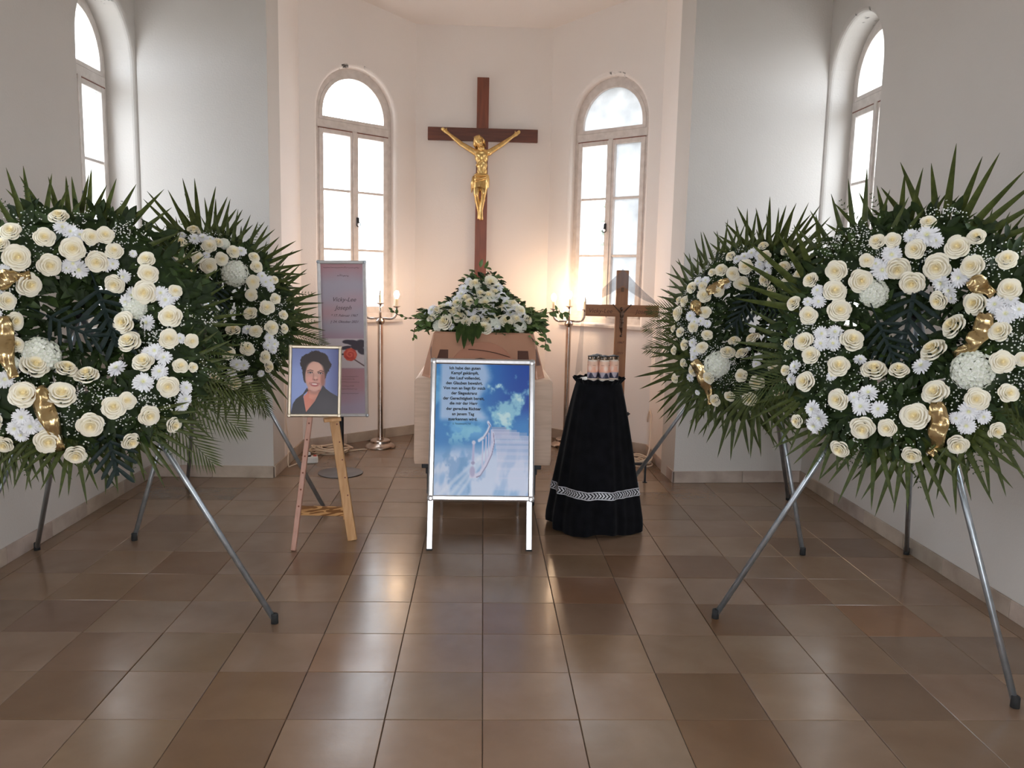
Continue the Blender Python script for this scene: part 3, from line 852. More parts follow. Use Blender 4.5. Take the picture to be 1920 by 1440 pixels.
# ================================================================== FLOWER PARTS (shared meshes)
def rose_mesh(seed):
    """spiral bud in the middle, then rings of cupped petals with rolled-back, slightly pointed rims"""
    rg = random.Random(seed); b = MB()
    layers = [(3, .015, .05, .43, 80, .00, .0), (3, .035, .10, .43, 72, .00, .0), (4, .06, .16, .42, 62, .02, .1), (5, .10, .235, .40, 52, .06, .3), (5, .16, .325, .35, 47, .10, .6), (6, .22, .42, .28, 40, .13, .9), (5, .28, .50, .19, 42, .14, 1.0)]
    for li, (n, r0, r1, zt, hw, curl, point) in enumerate(layers):
        off = rg.uniform(0, 2 * PI)
        for k in range(n):
            a0 = off + 2 * PI * k / n + rg.uniform(-.10, .10); h = zt * rg.uniform(.95, 1.04); rr = r1 * rg.uniform(.93, 1.05); tw = rg.choice((-1, 1)); rows = []; rad = []
            for iv in range(6):
                v = iv / 5; row = []
                for iu in range(7):
                    u = (iu - 3) / 3; vv = v * (1 - (.10 + .14 * point) * abs(u) ** 2.2)
                    w = math.sin(min(1.0, .30 + vv) * PI * .5)
                    cup = r0 + (rr * .86 - r0) * math.sin(min(1, vv * 1.15) * PI / 2) ** 1.6
                    roll = max(0, vv - .78) / .22
                    q = cup + rr * .14 * roll + .010 * u * tw * (1 + li * .3)
                    z = (h - .12 - .10 * li / 7) + (.12 + .10 * li / 7) * vv ** .8 - (curl * .55) * roll ** 2 - .02 * point * abs(u) * roll
                    a = a0 + R(hw) * u * w
                    row.append((q * math.cos(a), q * math.sin(a), z)); rad.append(min(1, li / 7 + .14 * v))
                rows.append(row)
            st = len(b.v); b.grid(rows)
            for j, rv in enumerate(rad): b.rad[st + j] = max(rv, .001)
    b.r = .2; b.lathe([(.02, -.12), (.13, .02), (.10, .20), (.05, .36), (.01, .40)], 10)
    return b.mesh('rose', ROSE, True)

def mum_mesh(seed):
    rg = random.Random(seed); b = MB()
    for n, L, tilt, z0 in ((20, .50, 6, .02), (18, .44, 22, .04), (14, .34, 42, .06), (10, .22, 62, .07)):
        off = rg.uniform(0, 6)
        for k in range(n):
            a = off + 2 * PI * k / n + rg.uniform(-.08, .08); t = R(tilt + rg.uniform(-7, 7)); l = L * rg.uniform(.88, 1.06); w = .045
            d = Vector((math.cos(a), math.sin(a), 0)); s = Vector((-d.y, d.x, 0)); pts = []
            for f, ww in ((.12, .5), (.5, 1.0), (.85, 1.15), (1.0, .55)):
                c = d * l * f * math.cos(t * (1 - .25 * f)) + Vector((0, 0, z0 + l * f * math.sin(t) - .05 * f * f)); pts.append([c - s * w * ww + Vector((0, 0, .02)), c, c + s * w * ww + Vector((0, 0, .02))])
            st = len(b.v); b.grid(pts)
            for q in range(st, len(b.v)): b.rad[q] = max(.02, math.hypot(b.v[q][0], b.v[q][1]) * 2)
    b.r = .01; b.ell((0, 0, .10), (.09, .09, .06), 8, 5)
    return b.mesh('chrysanthemum', MUM, True)

def hyd_mesh(seed):
    rg = random.Random(seed); b = MB(); n = 110
    for k in range(n):
        z = 1 - 1.25 * (k + .5) / n; rr = math.sqrt(max(0, 1 - z * z)); a = k * 2.39996
        d = Vector((rr * math.cos(a), rr * math.sin(a), z)); c = Vector((d.x * .46, d.y * .46, d.z * .36)) * rg.uniform(.92, 1.06)
        x = d.orthogonal().normalized(); x.rotate(Matrix.Rotation(rg.uniform(0, 6), 3, d)); y = d.cross(x)
        b.r = .45
        for (u, v) in ((1, 0), (0, 1), (-1, 0), (0, -1)):
            e = x * u + y * v; f = x * -v + y * u; s = .105
            b.add([c - d * .02, c + e * s * .55 + f * s * .5 + d * .012, c + e * s + d * .02, c + e * s * .55 - f * s * .5 + d * .012], [(0, 1, 2, 3)])
            for q in (2, 1): b.rad[-q] = .9
    b.r = .1; b.ell((0, 0, -.05), (.38, .38, .30), 10, 6)
    return b.mesh('hydrangea', HYD, True)

def leaf_pts(p, d, n, L, w, fold=.25, droop=.15):
    """ovate leaf: three columns of points, folded at the midrib"""
    d = Vector(d).normalized(); n = Vector(n); s = d.cross(n).normalized(); n = s.cross(d).normalized(); p = Vector(p); rows = []
    for f, ww in ((0, .12), (.3, .85), (.6, .8), (.85, .4), (1.0, .03)):
        c = p + d * L * f - n * droop * L * f * f; rows.append([c - s * w * ww * .5 + n * w * fold * ww * .5, c, c + s * w * ww * .5 + n * w * fold * ww * .5])
    return rows

def fan_mesh(seed, n=13, spread=66):
    """fan palm leaf: folded, pointed leaflets springing from one point, unit length"""
    rg = random.Random(seed); b = MB()
    for k in range(n):
        u = (k - (n - 1) / 2) / ((n - 1) / 2)
        a = R(90) + R(spread) * u + R(rg.uniform(-2.5, 2.5)); L = (1 - .24 * abs(u) ** 1.6) * rg.uniform(.90, 1.04); lift = rg.uniform(-.05, .05)
        d = Vector((math.cos(a), math.sin(a), 0)); s = Vector((-d.y, d.x, 0)); droop = rg.uniform(.0, .10); rows = []
        for f, w in ((.04, .018), (.28, .034), (.42, .033), (.60, .027), (.80, .017), (.93, .008), (1.0, .001)):
            c = d * L * f + Vector((0, 0, lift * f - droop * f * f)); ww = w
            rows.append([c - s * ww + Vector((0, 0, .016 * (1 - f))), c - Vector((0, 0, .010 * (1 - f))), c + s * ww + Vector((0, 0, .016 * (1 - f)))])
        b.grid(rows)
    b.tube([(0, -.22, -.02), (0, 0, 0), (0, .06, 0)], [.012, .016, .012], 5)
    return b.mesh('palm_leaf', PALM, True)

def frond_mesh(seed):
    """thin feathery frond, unit length"""
    rg = random.Random(seed); b = MB(); n = 16
    b.tube([(0, 0, 0), (0, .5, .02), (0, 1, -.03)], [.008, .006, .002], 4)
    for k in range(n):
        f = .12 + .85 * k / n
        for s in (-1, 1):
            a = R(90 - s * (48 - 26 * f)); L = .42 * math.sin(PI * (.25 + .7 * f)) * rg.uniform(.9, 1.1); d = Vector((math.cos(a), math.sin(a), rg.uniform(-.15, .1))); w = Vector((-d.y, d.x, 0)) * .010; p = Vector((0, f, .02))
            b.add([p - w * .4, p + d * L * .5 - w, p + d * L, p + d * L * .5 + w, p + w * .4], [(0, 1, 2, 3, 4)])
    return b.mesh('feather_frond', PALM, True)

def lobed_mesh(seed):
    """deeply cut leaf with strap lobes, unit length, stalk at the origin"""
    rg = random.Random(seed); b = MB(); n = 6
    b.grid([[(-.025, .02 + .9 * k / 6, .004), (0, .02 + .9 * k / 6, -.012), (.035, .02 + .9 * k / 6, .004)] for k in range(7)])
    for k in range(n):
        f = .10 + .82 * k / n
        for s in (-1, 1):
            L = .46 * (1 - .55 * abs(f - .35)) * rg.uniform(.92, 1.05); a = R(90 - s * (70 - 45 * f)); d = Vector((math.cos(a), math.sin(a), 0)); w = Vector((-d.y, d.x, 0)); p = Vector((0, f, 0)); rows = []
            for g, ww in ((0, .02), (.35, .030), (.7, .034), (.92, .022), (1.0, .004)):
                c = p + d * L * g - Vector((0, 0, .06 * g * g)); rows.append([c - w * ww + Vector((0, 0, .012)), c, c + w * ww + Vector((0, 0, .012))])
            b.grid(rows)
    b.tube([(0, -.3, 0), (0, .05, 0)], [.012, .014], 5)
    return b.mesh('lobed_leaf', BLUELEAF, True)

ROSES = [rose_mesh(i) for i in range(4)]
MUMS = [mum_mesh(i) for i in range(3)]
HYDS = [hyd_mesh(i) for i in range(2)]
FANS = [fan_mesh(i, 11 + (i % 3), (56, 64, 70, 60, 66)[i]) for i in range(5)]
FRONDS = [frond_mesh(i) for i in range(2)]
LOBED = [lobed_mesh(i) for i in range(2)]

# ================================================================== WREATHS ON TRIPOD STANDS
WREATH = {}
WREATH['RF'] = dict(c=(1.5996, 0.6975, 1.1942), n=(-0.621, -0.7204, 0.309), apex=(1.6766, 0.7705, 1.1954), feet=[(0.944, 0.759), (1.734, 0.078), (2.155, 1.55)],
  rose='37,383,56 205,324,63 151,286,86 -131,310,60 -76,315,62 10,283,77 87,225,101 208,215,82 310,237,74 -160,237,58 -265,193,84 -53,223,92 5,169,94 332,129,78 -180,161,93 -357,150,65 -262,108,91 -411,53,63 -343,1,74 -238,39,91 108,100,71 234,84,85 177,-4,97 325,-24,73 -402,-117,52 -340,-106,79 -305,-161,73 -177,-80,89 -199,-195,87 -408,-218,45 -309,-265,80 122,-101,100 342,-132,81 399,-114,51 -76,-194,95 8,-183,71 154,-263,93 283,-267,82 367,-234,68 -172,-321,83 101,-354,100 -76,-413,88 12,-405,68 -327,-415,55 -150,-498,73 98,-483,68 237,-424,71 409,118,73 437,-3,76 439,-195,72 419,199,65 456,-292,69 347,-362,61',
  chrys='42,332,88 -75,263,77 -106,211,82 -130,230,48 108,167,75 167,181,73 137,138,56 83,191,57 296,76,66 331,39,73 366,58,60 340,93,48 -285,-66,59 -240,-53,64 -238,-102,59 -278,-107,59 -325,108,50 -314,63,54 -356,60,40 -363,-206,55 -377,-253,50 -274,-363,68 -242,-393,77 -262,-425,69 -73,-286,70 -88,-339,70 -26,-341,64 -120,-308,47 84,-157,70 -135,-151,49 262,-310,69 227,-341,48 307,-323,52 258,-360,65 149,109,42 -216,-234,38 -14,333,56 74,313,55',
  hyd='253,-162,140 -131,125,109',
  ribbon=[[(0.21, 0.167), (0.241, 0.139), (0.288, 0.103)], [(0.274, 0.039), (0.267, -0.025), (0.239, -0.082), (0.179, -0.104)], [(0.167, -0.298), (0.179, -0.369), (0.176, -0.432), (0.151, -0.477)]],
  palm=[(0.083, 0.329, 93, 0.317), (-0.08, 0.292, 102, 0.279), (-0.211, 0.191, 111, 0.339), (-0.33, 0.096, 116, 0.32), (-0.371, -0.072, 145, 0.278), (-0.381, -0.187, -175, 0.185), (-0.338, -0.316, -138, 0.212), (-0.233, -0.423, -136, 0.184), (-0.073, -0.449, -107, 0.22), (0.064, -0.448, -93, 0.24), (0.22, -0.408, -82, 0.226), (0.32, -0.351, -61, 0.198), (0.384, -0.273, -39, 0.162), (0.404, -0.14, -12, 0.146), (0.382, 0.044, 9, 0.147), (0.327, 0.187, 42, 0.203), (0.241, 0.26, 65, 0.204)])
WREATH['LF'] = dict(c=(-1.5409, 0.7961, 1.1267), n=(0.3944, -0.8654, 0.309), apex=(-1.5949, 0.8861, 1.1243), feet=[(-1.86, 0.21), (-0.809, 0.689), (-2.15, 1.5)],
  rose='-61,401,71 -217,337,73 -112,318,72 -21,283,90 41,328,63 89,338,64 119,276,64 -200,238,93 -102,224,85 60,241,81 -173,152,91 -239,83,65 -222,15,70 -217,-79,61 231,242,65 234,187,78 118,163,75 221,119,91 327,119,52 306,17,85 145,5,87 159,-74,89 294,-71,77 375,-79,54 -159,-159,98 -60,-174,80 11,-202,85 202,-161,81 328,-180,60 374,-182,39 282,-255,81 -189,-270,99 -74,-278,101 92,-330,86 139,-307,66 209,-361,79 15,-384,93 294,-398,62 -123,-429,92 143,-448,67 -36,-481,77 -255,-429,64 -293,250,80 -289,151,75 -323,68,71 -312,-28,78 -350,19,66 -306,-126,86 -294,-214,78 -336,-265,70 -294,-343,78 -252,284,64 -335,165,63 -333,-399,64',
  chrys='-53,362,58 -24,346,58 5,335,50 -23,236,59 -4,219,73 -42,223,52 90,228,51 113,233,47 148,187,56 -241,191,48 184,268,30 179,117,66 154,90,57 275,112,61 294,84,65 318,100,48 225,6,65 334,-70,43 246,-115,64 275,-146,60 256,-199,64 197,-239,80 112,-173,73 345,-260,52 340,-301,56 327,-326,56 -198,-345,63 -220,-381,59 -172,-377,67 -201,-404,55 -248,-211,63 -141,-380,40 -279,33,56 -303,-291,54 -270,113,48 222,-119,51',
  hyd='-140,-109,137 181,68,97 -229,-146,56',
  ribbon=[[(-0.29, 0.136), (-0.249, 0.149), (-0.207, 0.171), (-0.159, 0.177)], [(-0.248, 0.021), (-0.247, -0.052), (-0.238, -0.142), (-0.215, -0.211)], [(-0.145, -0.242), (-0.126, -0.324), (-0.1, -0.398), (-0.084, -0.471)]],
  palm=[(-0.032, 0.341, 90, 0.266), (-0.156, 0.3, 105, 0.255), (0.055, 0.283, 62, 0.284), (0.221, 0.226, 45, 0.19), (0.297, 0.147, 35, 0.232), (0.339, 0.021, 15, 0.218), (0.349, -0.086, 5, 0.201), (0.344, -0.183, -10, 0.19), (0.299, -0.286, -35, 0.179), (0.193, -0.408, -54, 0.197), (0.088, -0.427, -78, 0.179), (-0.036, -0.459, -80, 0.166), (-0.16, -0.45, -94, 0.14), (-0.24, -0.436, -105, 0.134), (-0.356, -0.335, -146, 0.137), (-0.365, -0.059, -175, 0.159), (-0.356, 0.102, 158, 0.166), (-0.308, 0.235, 129, 0.196)])
WREATH['LR'] = dict(c=(-1.4825, 2.1158, 1.1472), n=(0.4816, -0.8201, 0.309), apex=(-1.5663, 2.2065, 1.1949), feet=[(-1.754, 1.656), (-0.894, 2.161), (-1.88, 2.741)],
  rose='-74,420,72 -265,342,50 -153,340,66 -9,323,77 39,345,57 111,296,73 -170,266,60 -78,261,63 48,259,75 -18,225,88 222,270,63 227,215,72 208,133,79 322,144,48 200,65,70 314,33,61 264,-19,82 348,-59,53 184,-42,80 82,-136,79 193,-150,71 275,-134,79 346,-136,55 132,-249,82 32,-269,76 222,-291,70 245,-340,64 59,-421,73 -33,-129,62 -29,-193,52 -127,191,61 -187,199,60 -229,119,60 -180,84,66 -245,19,60 -199,-32,66 -273,-135,59 -208,-171,64 -248,-259,63 -188,-311,69 -116,-344,64 -53,-387,65 -254,230,55 -287,148,54',
  chrys='-81,368,61 -37,374,61 1,367,51 156,304,63 254,162,58 271,130,58 296,139,58 298,96,48 258,-187,57 284,-221,58 242,-230,52 275,-253,47 159,-132,64 69,-330,71 109,-332,61 46,-366,56 135,-405,51 204,-375,41 86,-34,42 -27,277,41 -135,396,46 -273,72,49 -251,-197,54',
  hyd='123,191,144 74,349,62',
  ribbon=[],
  palm=[(-0.052, 0.357, 98, 0.291), (0.035, 0.34, 81, 0.28), (0.131, 0.289, 59, 0.24), (0.207, 0.226, 34, 0.277), (0.282, 0.14, 19, 0.226), (0.313, 0.031, 11, 0.249), (0.325, -0.057, 0, 0.24), (0.314, -0.155, -14, 0.24), (0.262, -0.25, -50, 0.145), (0.202, -0.334, -66, 0.225), (0.125, -0.393, -90, 0.198), (0.015, -0.399, -92, 0.193), (-0.097, -0.363, -95, 0.202), (-0.206, -0.328, -118, 0.187), (-0.294, -0.175, -164, 0.169), (-0.287, 0.027, 167, 0.171), (-0.238, 0.182, 125, 0.185), (-0.154, 0.289, 116, 0.217)])
WREATH['RR'] = dict(c=(1.4396, 1.999, 1.1536), n=(-0.6301, -0.7124, 0.309), apex=(1.515, 2.0879, 1.1887), feet=[(0.764, 2.281), (1.612, 1.531), (1.926, 2.552)],
  rose='18,390,59 -149,329,61 152,359,68 45,327,69 -50,272,82 -187,247,73 -240,233,46 -119,233,76 160,268,66 63,210,75 -76,194,83 -347,145,67 -279,154,56 -190,135,69 -261,95,82 -373,65,67 -426,79,47 -401,-3,88 -242,10,67 -424,-90,47 -366,-113,57 -206,-123,63 -289,-87,61 -393,-215,52 -319,-185,63 -212,-196,68 -54,-141,65 -73,-210,80 -319,-282,56 -247,-321,65 -143,-354,69 42,-329,72 128,-353,81 -18,-435,60 -93,-467,67 91,-437,77 -353,-373,57 7,-209,72 55,-126,89 105,155,64 187,178,67 249,227,62 315,178,61 298,101,61 249,33,57 360,23,60 295,-54,61 365,-111,60 313,-182,60 386,-218,55 333,-281,56 268,-327,61 206,-278,61 235,-384,56 111,93,54',
  chrys='-70,327,60 -32,347,64 11,332,54 24,286,59 77,290,59 74,244,49 22,257,49 220,286,57 257,266,47 -318,184,57 -270,188,51 -273,-172,56 -251,-219,61 -254,-251,50 -317,-21,61 -287,-54,56 -221,-54,46 -152,179,56 109,-224,58 107,-261,48 29,-179,40 -207,-439,35 -267,-360,51 -254,-45,51 -110,312,50 342,-35,51 253,-111,52',
  hyd='-118,-278,144',
  ribbon=[[(-0.24, 0.111), (-0.185, 0.16), (-0.132, 0.193)], [(-0.32, 0.039), (-0.286, 0.035), (-0.259, -0.012)], [(-0.238, -0.273), (-0.193, -0.331), (-0.152, -0.42), (-0.125, -0.498)]],
  palm=[(0.024, 0.361, 101, 0.29), (-0.095, 0.33, 112, 0.231), (-0.212, 0.266, 99, 0.23), (-0.298, 0.201, 128, 0.279), (-0.37, 0.113, 136, 0.249), (-0.406, 0.014, 156, 0.173), (-0.399, -0.072, -177, 0.128), (-0.338, -0.196, -165, 0.229), (-0.291, -0.309, -144, 0.271), (-0.219, -0.386, -124, 0.244), (-0.11, -0.446, -101, 0.189), (-0.005, -0.444, -79, 0.275), (0.114, -0.431, -74, 0.243), (0.22, -0.371, -62, 0.214), (0.319, -0.285, -40, 0.209), (0.338, -0.129, -10, 0.189), (0.297, 0.102, 20, 0.183), (0.205, 0.239, 48, 0.214), (0.116, 0.299, 76, 0.283)])

WR, WA = 0.345, 0.135
LABELS = {'RF': ('large white rose wreath with gold ribbon on the stand nearest the right wall', 'galvanised tube tripod carrying the near wreath by the right wall', ),
          'LF': ('large white rose wreath cut off by the left edge, on the near left stand', 'galvanised tube tripod carrying the near wreath by the left wall'),
          'LR': ('smaller white rose wreath behind the near left one, beside the portrait easel', 'galvanised tube tripod carrying the rear wreath next to the portrait easel'),
          'RR': ('smaller white rose wreath behind the near right one, beside the wooden grave cross', 'galvanised tube tripod carrying the rear wreath next to the wooden grave cross')}
parse = lambda s: [tuple(float(x) for x in q.split(',')) for q in s.split()]

def wreath(key, seed):
    D = WREATH[key]; rg = random.Random(seed)
    N = Vector(D['n']).normalized(); X = Vector((0, 0, 1)).cross(N).normalized(); U = N.cross(X)
    M = frame(Vector(D['c']), X, U, N)
    w = thing('funeral_wreath', LABELS[key][0], 'wreath', M=M, group='white rose wreaths on tripods')
    k0 = 1.0 if key in ('RF', 'LF') else 0.90
    R0, A0 = WR * k0, WA * k0
    b = MB(); rings = []
    for i in range(33):
        a = 2 * PI * i / 32; c = Vector((math.cos(a), math.sin(a), 0)) * R0
        rings.append([c + Vector((math.cos(a), math.sin(a), 0)) * (A0 * .74 * math.cos(q)) + Vector((0, 0, max(-.03, A0 * .5 * math.sin(q)))) for q in [2 * PI * j / 10 for j in range(10)]])
    b.loft(rings, True, False); b.build('wreath_base', LEAF, w, True)
    def surf(x, y, extra=0.0):
        r = math.hypot(x, y); q = max(-1, min(1, (r - R0) / A0)); z = A0 * .62 * math.sqrt(max(0, 1 - q * q)) + extra
        er = Vector((x / max(r, 1e-4), y / max(r, 1e-4), 0)); nn = (er * q * .75 + Vector((0, 0, 1))).normalized()
        return z, nn
    # greenery: ovate leaves all over the ring, a few across the hole
    for nm, mt, cnt, big in (('greenery', LEAF, 1150, 1.0), ('light_greenery', LEAF2, 420, .85)):
        b = MB()
        for _ in range(cnt):
            a = rg.uniform(0, 2 * PI); q = rg.uniform(-1.05, .92)
            r = R0 + A0 * q
            if rg.random() < .20: r = R0 - A0 * rg.uniform(1.0, 1.9)
            x, y = r * math.cos(a), r * math.sin(a); z, nn = surf(x, y)
            z = z * .8 - .01 if abs(q) < 1 else rg.uniform(-.03, .03)
            d = Vector((math.cos(a) * (q + rg.gauss(0, .7)) + rg.gauss(0, .7), math.sin(a) * (q + rg.gauss(0, .7)) + rg.gauss(0, .7), rg.uniform(-.1, .36)))
            L = rg.uniform(.045, .085) * big * k0
            b.grid(leaf_pts((x, y, z), d, nn + Vector((rg.gauss(0, .4), rg.gauss(0, .4), 0)), L, L * .46))
        o = b.build(nm, mt, w, True); o['kind'] = 'stuff'
    # fine ferny tips along the lower rim
    b = MB()
    for _ in range(46):
        a = rg.uniform(-2.9, 0.2) if rg.random() < .75 else rg.uniform(0, 2 * PI); r = R0 + A0 * .7; p = Vector((r * math.cos(a), r * math.sin(a), rg.uniform(-.02, .05)))
        dd = Vector((math.cos(a + rg.gauss(0, .3)), math.sin(a + rg.gauss(0, .3)) - .2, rg.uniform(-.1, .3))).normalized(); L = rg.uniform(.09, .17) * k0; sd = dd.cross(Vector((0, 0, 1))).normalized()
        for f in range(9):
            c = p + dd * L * f / 8
            for s in (-1, 1):
                e = c + (dd * .6 + sd * s).normalized() * L * .24 * (1.1 - f / 9); m_ = (c + e) / 2 + dd * .004
                b.add([c, m_ - dd * .006, e, m_], [(0, 1, 2, 3)])
    o = b.build('fern_tips', LEAF2, w); o['kind'] = 'stuff'
    for i, (x, y, ang, L) in enumerate(D['palm']):
        d = Vector((math.cos(R(ang)), math.sin(R(ang)), 0)); back = .07
        z = rg.uniform(-.02, .03)
        Ml = Matrix.Translation(Vector((x, y, z)) - d * back) @ Matrix.Rotation(R(ang - 90), 4, 'Z') @ Matrix.Rotation(R(rg.uniform(-4, 9)), 4, 'X') @ Matrix.Rotation(R(rg.uniform(-22, 22)), 4, 'Y') @ Matrix.Scale((L + back) * rg.uniform(1.10, 1.22) * (1.05 if 60 < ang < 125 else 1.0), 4)
        place('palm_leaf', FANS[rg.randrange(5)], w, Ml)
    for ang in {'LF': (-38, -52, -26, -120), 'RF': (-150, -35), 'LR': (-70, -20), 'RR': (-172, 178, -160)}[key]:
        p = Vector((math.cos(R(ang)), math.sin(R(ang)), 0)) * (R0 + A0 * .3)
        place('feather_frond', FRONDS[rg.randrange(2)], w, Matrix.Translation(p + Vector((0, 0, .01))) @ Matrix.Rotation(R(ang - 90), 4, 'Z') @ Matrix.Scale(.34 * k0, 4))
    lob = {'RF': [(.02, .17, -95, .28), (-.10, .02, -62, .22)], 'LF': [(.05, .16, -75, .28), (-.12, .04, -30, .22), (.06, -.36, -80, .24)],
           'LR': [(.02, .14, -100, .22)], 'RR': [(.0, .15, -110, .24), (.08, .12, -60, .2)]}[key]
    for x, y, ang, L in lob:
        place('lobed_leaf', LOBED[rg.randrange(2)], w, Matrix.Translation((x, y, .045)) @ Matrix.Rotation(R(ang - 90), 4, 'Z') @ Matrix.Rotation(R(rg.uniform(-12, 4)), 4, 'X') @ Matrix.Scale(L, 4))
    spots = []
    def flower(nm, meshes, s, depth):
        for (x, y, d) in parse(s):
            x /= 1000; y /= 1000; d /= 1000; z, nn = surf(x, y); z = max(z, .035) + .016 - depth * d; spots.append((x, y))
            nn = (nn + Vector((rg.gauss(0, .12), rg.gauss(0, .12), 0))).normalized()
            up = Vector((0, 1, 0)); xx = up.cross(nn).normalized(); yy = nn.cross(xx)
            Ml = frame((x, y, z), xx, yy, nn) @ Matrix.Rotation(rg.uniform(0, 6.28), 4, 'Z') @ Matrix.Scale(d * 1.06, 4)
            place(nm, meshes[rg.randrange(len(meshes))], w, Ml)
    flower('hydrangea', HYDS, D['hyd'], .20)
    flower('rose', ROSES, D['rose'], .02)
    flower('chrysanthemum', MUMS, D['chrys'], .05)
    # baby's breath: clouds of tiny white beads between the blossoms
    b = MB()
    for _ in range(64):
        a = rg.uniform(0, 2 * PI); q = rg.uniform(-.95, .95); cx_, cy_ = (R0 + A0 * q) * math.cos(a), (R0 + A0 * q) * math.sin(a)
        for _ in range(32):
            x, y = cx_ + rg.gauss(0, .030), cy_ + rg.gauss(0, .030); z, nn = surf(x, y, rg.uniform(.005, .03)); r = rg.uniform(.0019, .0038); c = Vector((x, y, z))
            b.add([c + Vector(v) * r for v in ((1, 0, 0), (-1, 0, 0), (0, 1, 0), (0, -1, 0), (0, 0, 1), (0, 0, -1))], [(0, 2, 4), (2, 1, 4), (1, 3, 4), (3, 0, 4), (2, 0, 5), (1, 2, 5), (3, 1, 5), (0, 3, 5)])
    o = b.build('gypsophila', GYP, w); o['kind'] = 'stuff'
    for path in D['ribbon']:
        pts = [Vector((x, y, 0)) for x, y in path]; fine = []
        for i in range(len(pts) - 1):
            for k in range(6): fine.append(pts[i].lerp(pts[i + 1], k / 6))
        fine.append(pts[-1]); b = MB(); rows = []
        for i, p in enumerate(fine):
            t = (fine[min(i + 1, len(fine) - 1)] - fine[max(i - 1, 0)]).normalized(); s = Vector((-t.y, t.x, 0)); z, nn = surf(p.x, p.y, .040 + .010 * math.sin(i * .8)); f = i / (len(fine) - 1); hw = .030 * (.55 + .55 * math.sin(PI * min(1, f * 1.15 + .1)))
            rows.append([p + s * hw * u + Vector((0, 0, z + .005 * math.sin(u * 4 + i * .5) + .004 * rg.uniform(-1, 1) - .006 * abs(u))) for u in (-1, -.6, -.2, .2, .6, 1)])
        b.grid(rows); o = b.build('gold_ribbon', RIBBON, w, True); sd = o.modifiers.new('thick', 'SOLIDIFY'); sd.thickness = .001
    # --- tripod stand: a thing of its own
    ap = Vector(D['apex']) + Vector((0, 0, .05)); feet = [Vector((x, y, 0)) for x, y in D['feet']]
    st = thing('wreath_stand', LABELS[key][1], 'stand', (ap.x, ap.y, 0), group='tripods of the wreaths')
    for f in feet:
        d = (f - ap).normalized()
        b = MB(); b.tube([ap + d * .02, f + Vector((0, 0, .012))], .0115, 10); lg = b.build('leg', STEEL, st, True, world=True)
        b = MB(); b.lathe([(.010, 0), (.0145, .0), (.014, .035), (.0118, .038)], 10, f); b.build('rubber_foot', RUBBER, lg, True, world=True)
    b = MB(); b.ell(ap, (.03, .03, .022), 12, 8); b.build('hub', IRON, st, True, world=True)
    b = MB(); c = Vector(D['c']) - N * .02 + U * (R0 - A0 * .2); b.tube([ap, ap + (c - ap) * .5 + Vector((0, 0, .04)), c], .005, 8); b.build('hook', IRON, st, True, world=True)

for i, k in enumerate(('RF', 'LF', 'RR', 'LR')):
    wreath(k, 20 + i)

# ================================================================== SPRAY OF FLOWERS ON THE COFFIN
SPRAY_ROSE='-68,2500,1309,67 -37,2468,1251,60 12,2463,1243,63 -10,2438,1197,66 -95,2441,1202,63 -191,2412,1149,65 -151,2398,1124,72 -67,2389,1107,52 -238,2380,1091,78 -11,2364,1061,74 115,2387,1104,65 82,2432,1186,53 200,2416,1157,59 8,2386,1102,55 21,2506,1321,73 -122,2455,1227,53 -173,2437,1194,59 -288,2411,1147,59 -263,2422,1167,52 154,2440,1200,53 48,2475,1263,53 245,2392,1113,46 -319,2390,1109,46 -118,2378,1087,52 63,2394,1116,52 174,2391,1112,52'
SPRAY_CHRYS='-136,2487,1285,53 -149,2469,1252,53 -98,2509,1325,53 68,2496,1302,53 88,2464,1244,56 121,2447,1213,56 180,2430,1182,56 141,2412,1149,56 -321,2417,1159,52 213,2402,1132,52 -174,2454,1226,46 49,2443,1205,53 -225,2433,1186,46 -42,2421,1165,46 -87,2413,1151,46 128,2426,1174,52'

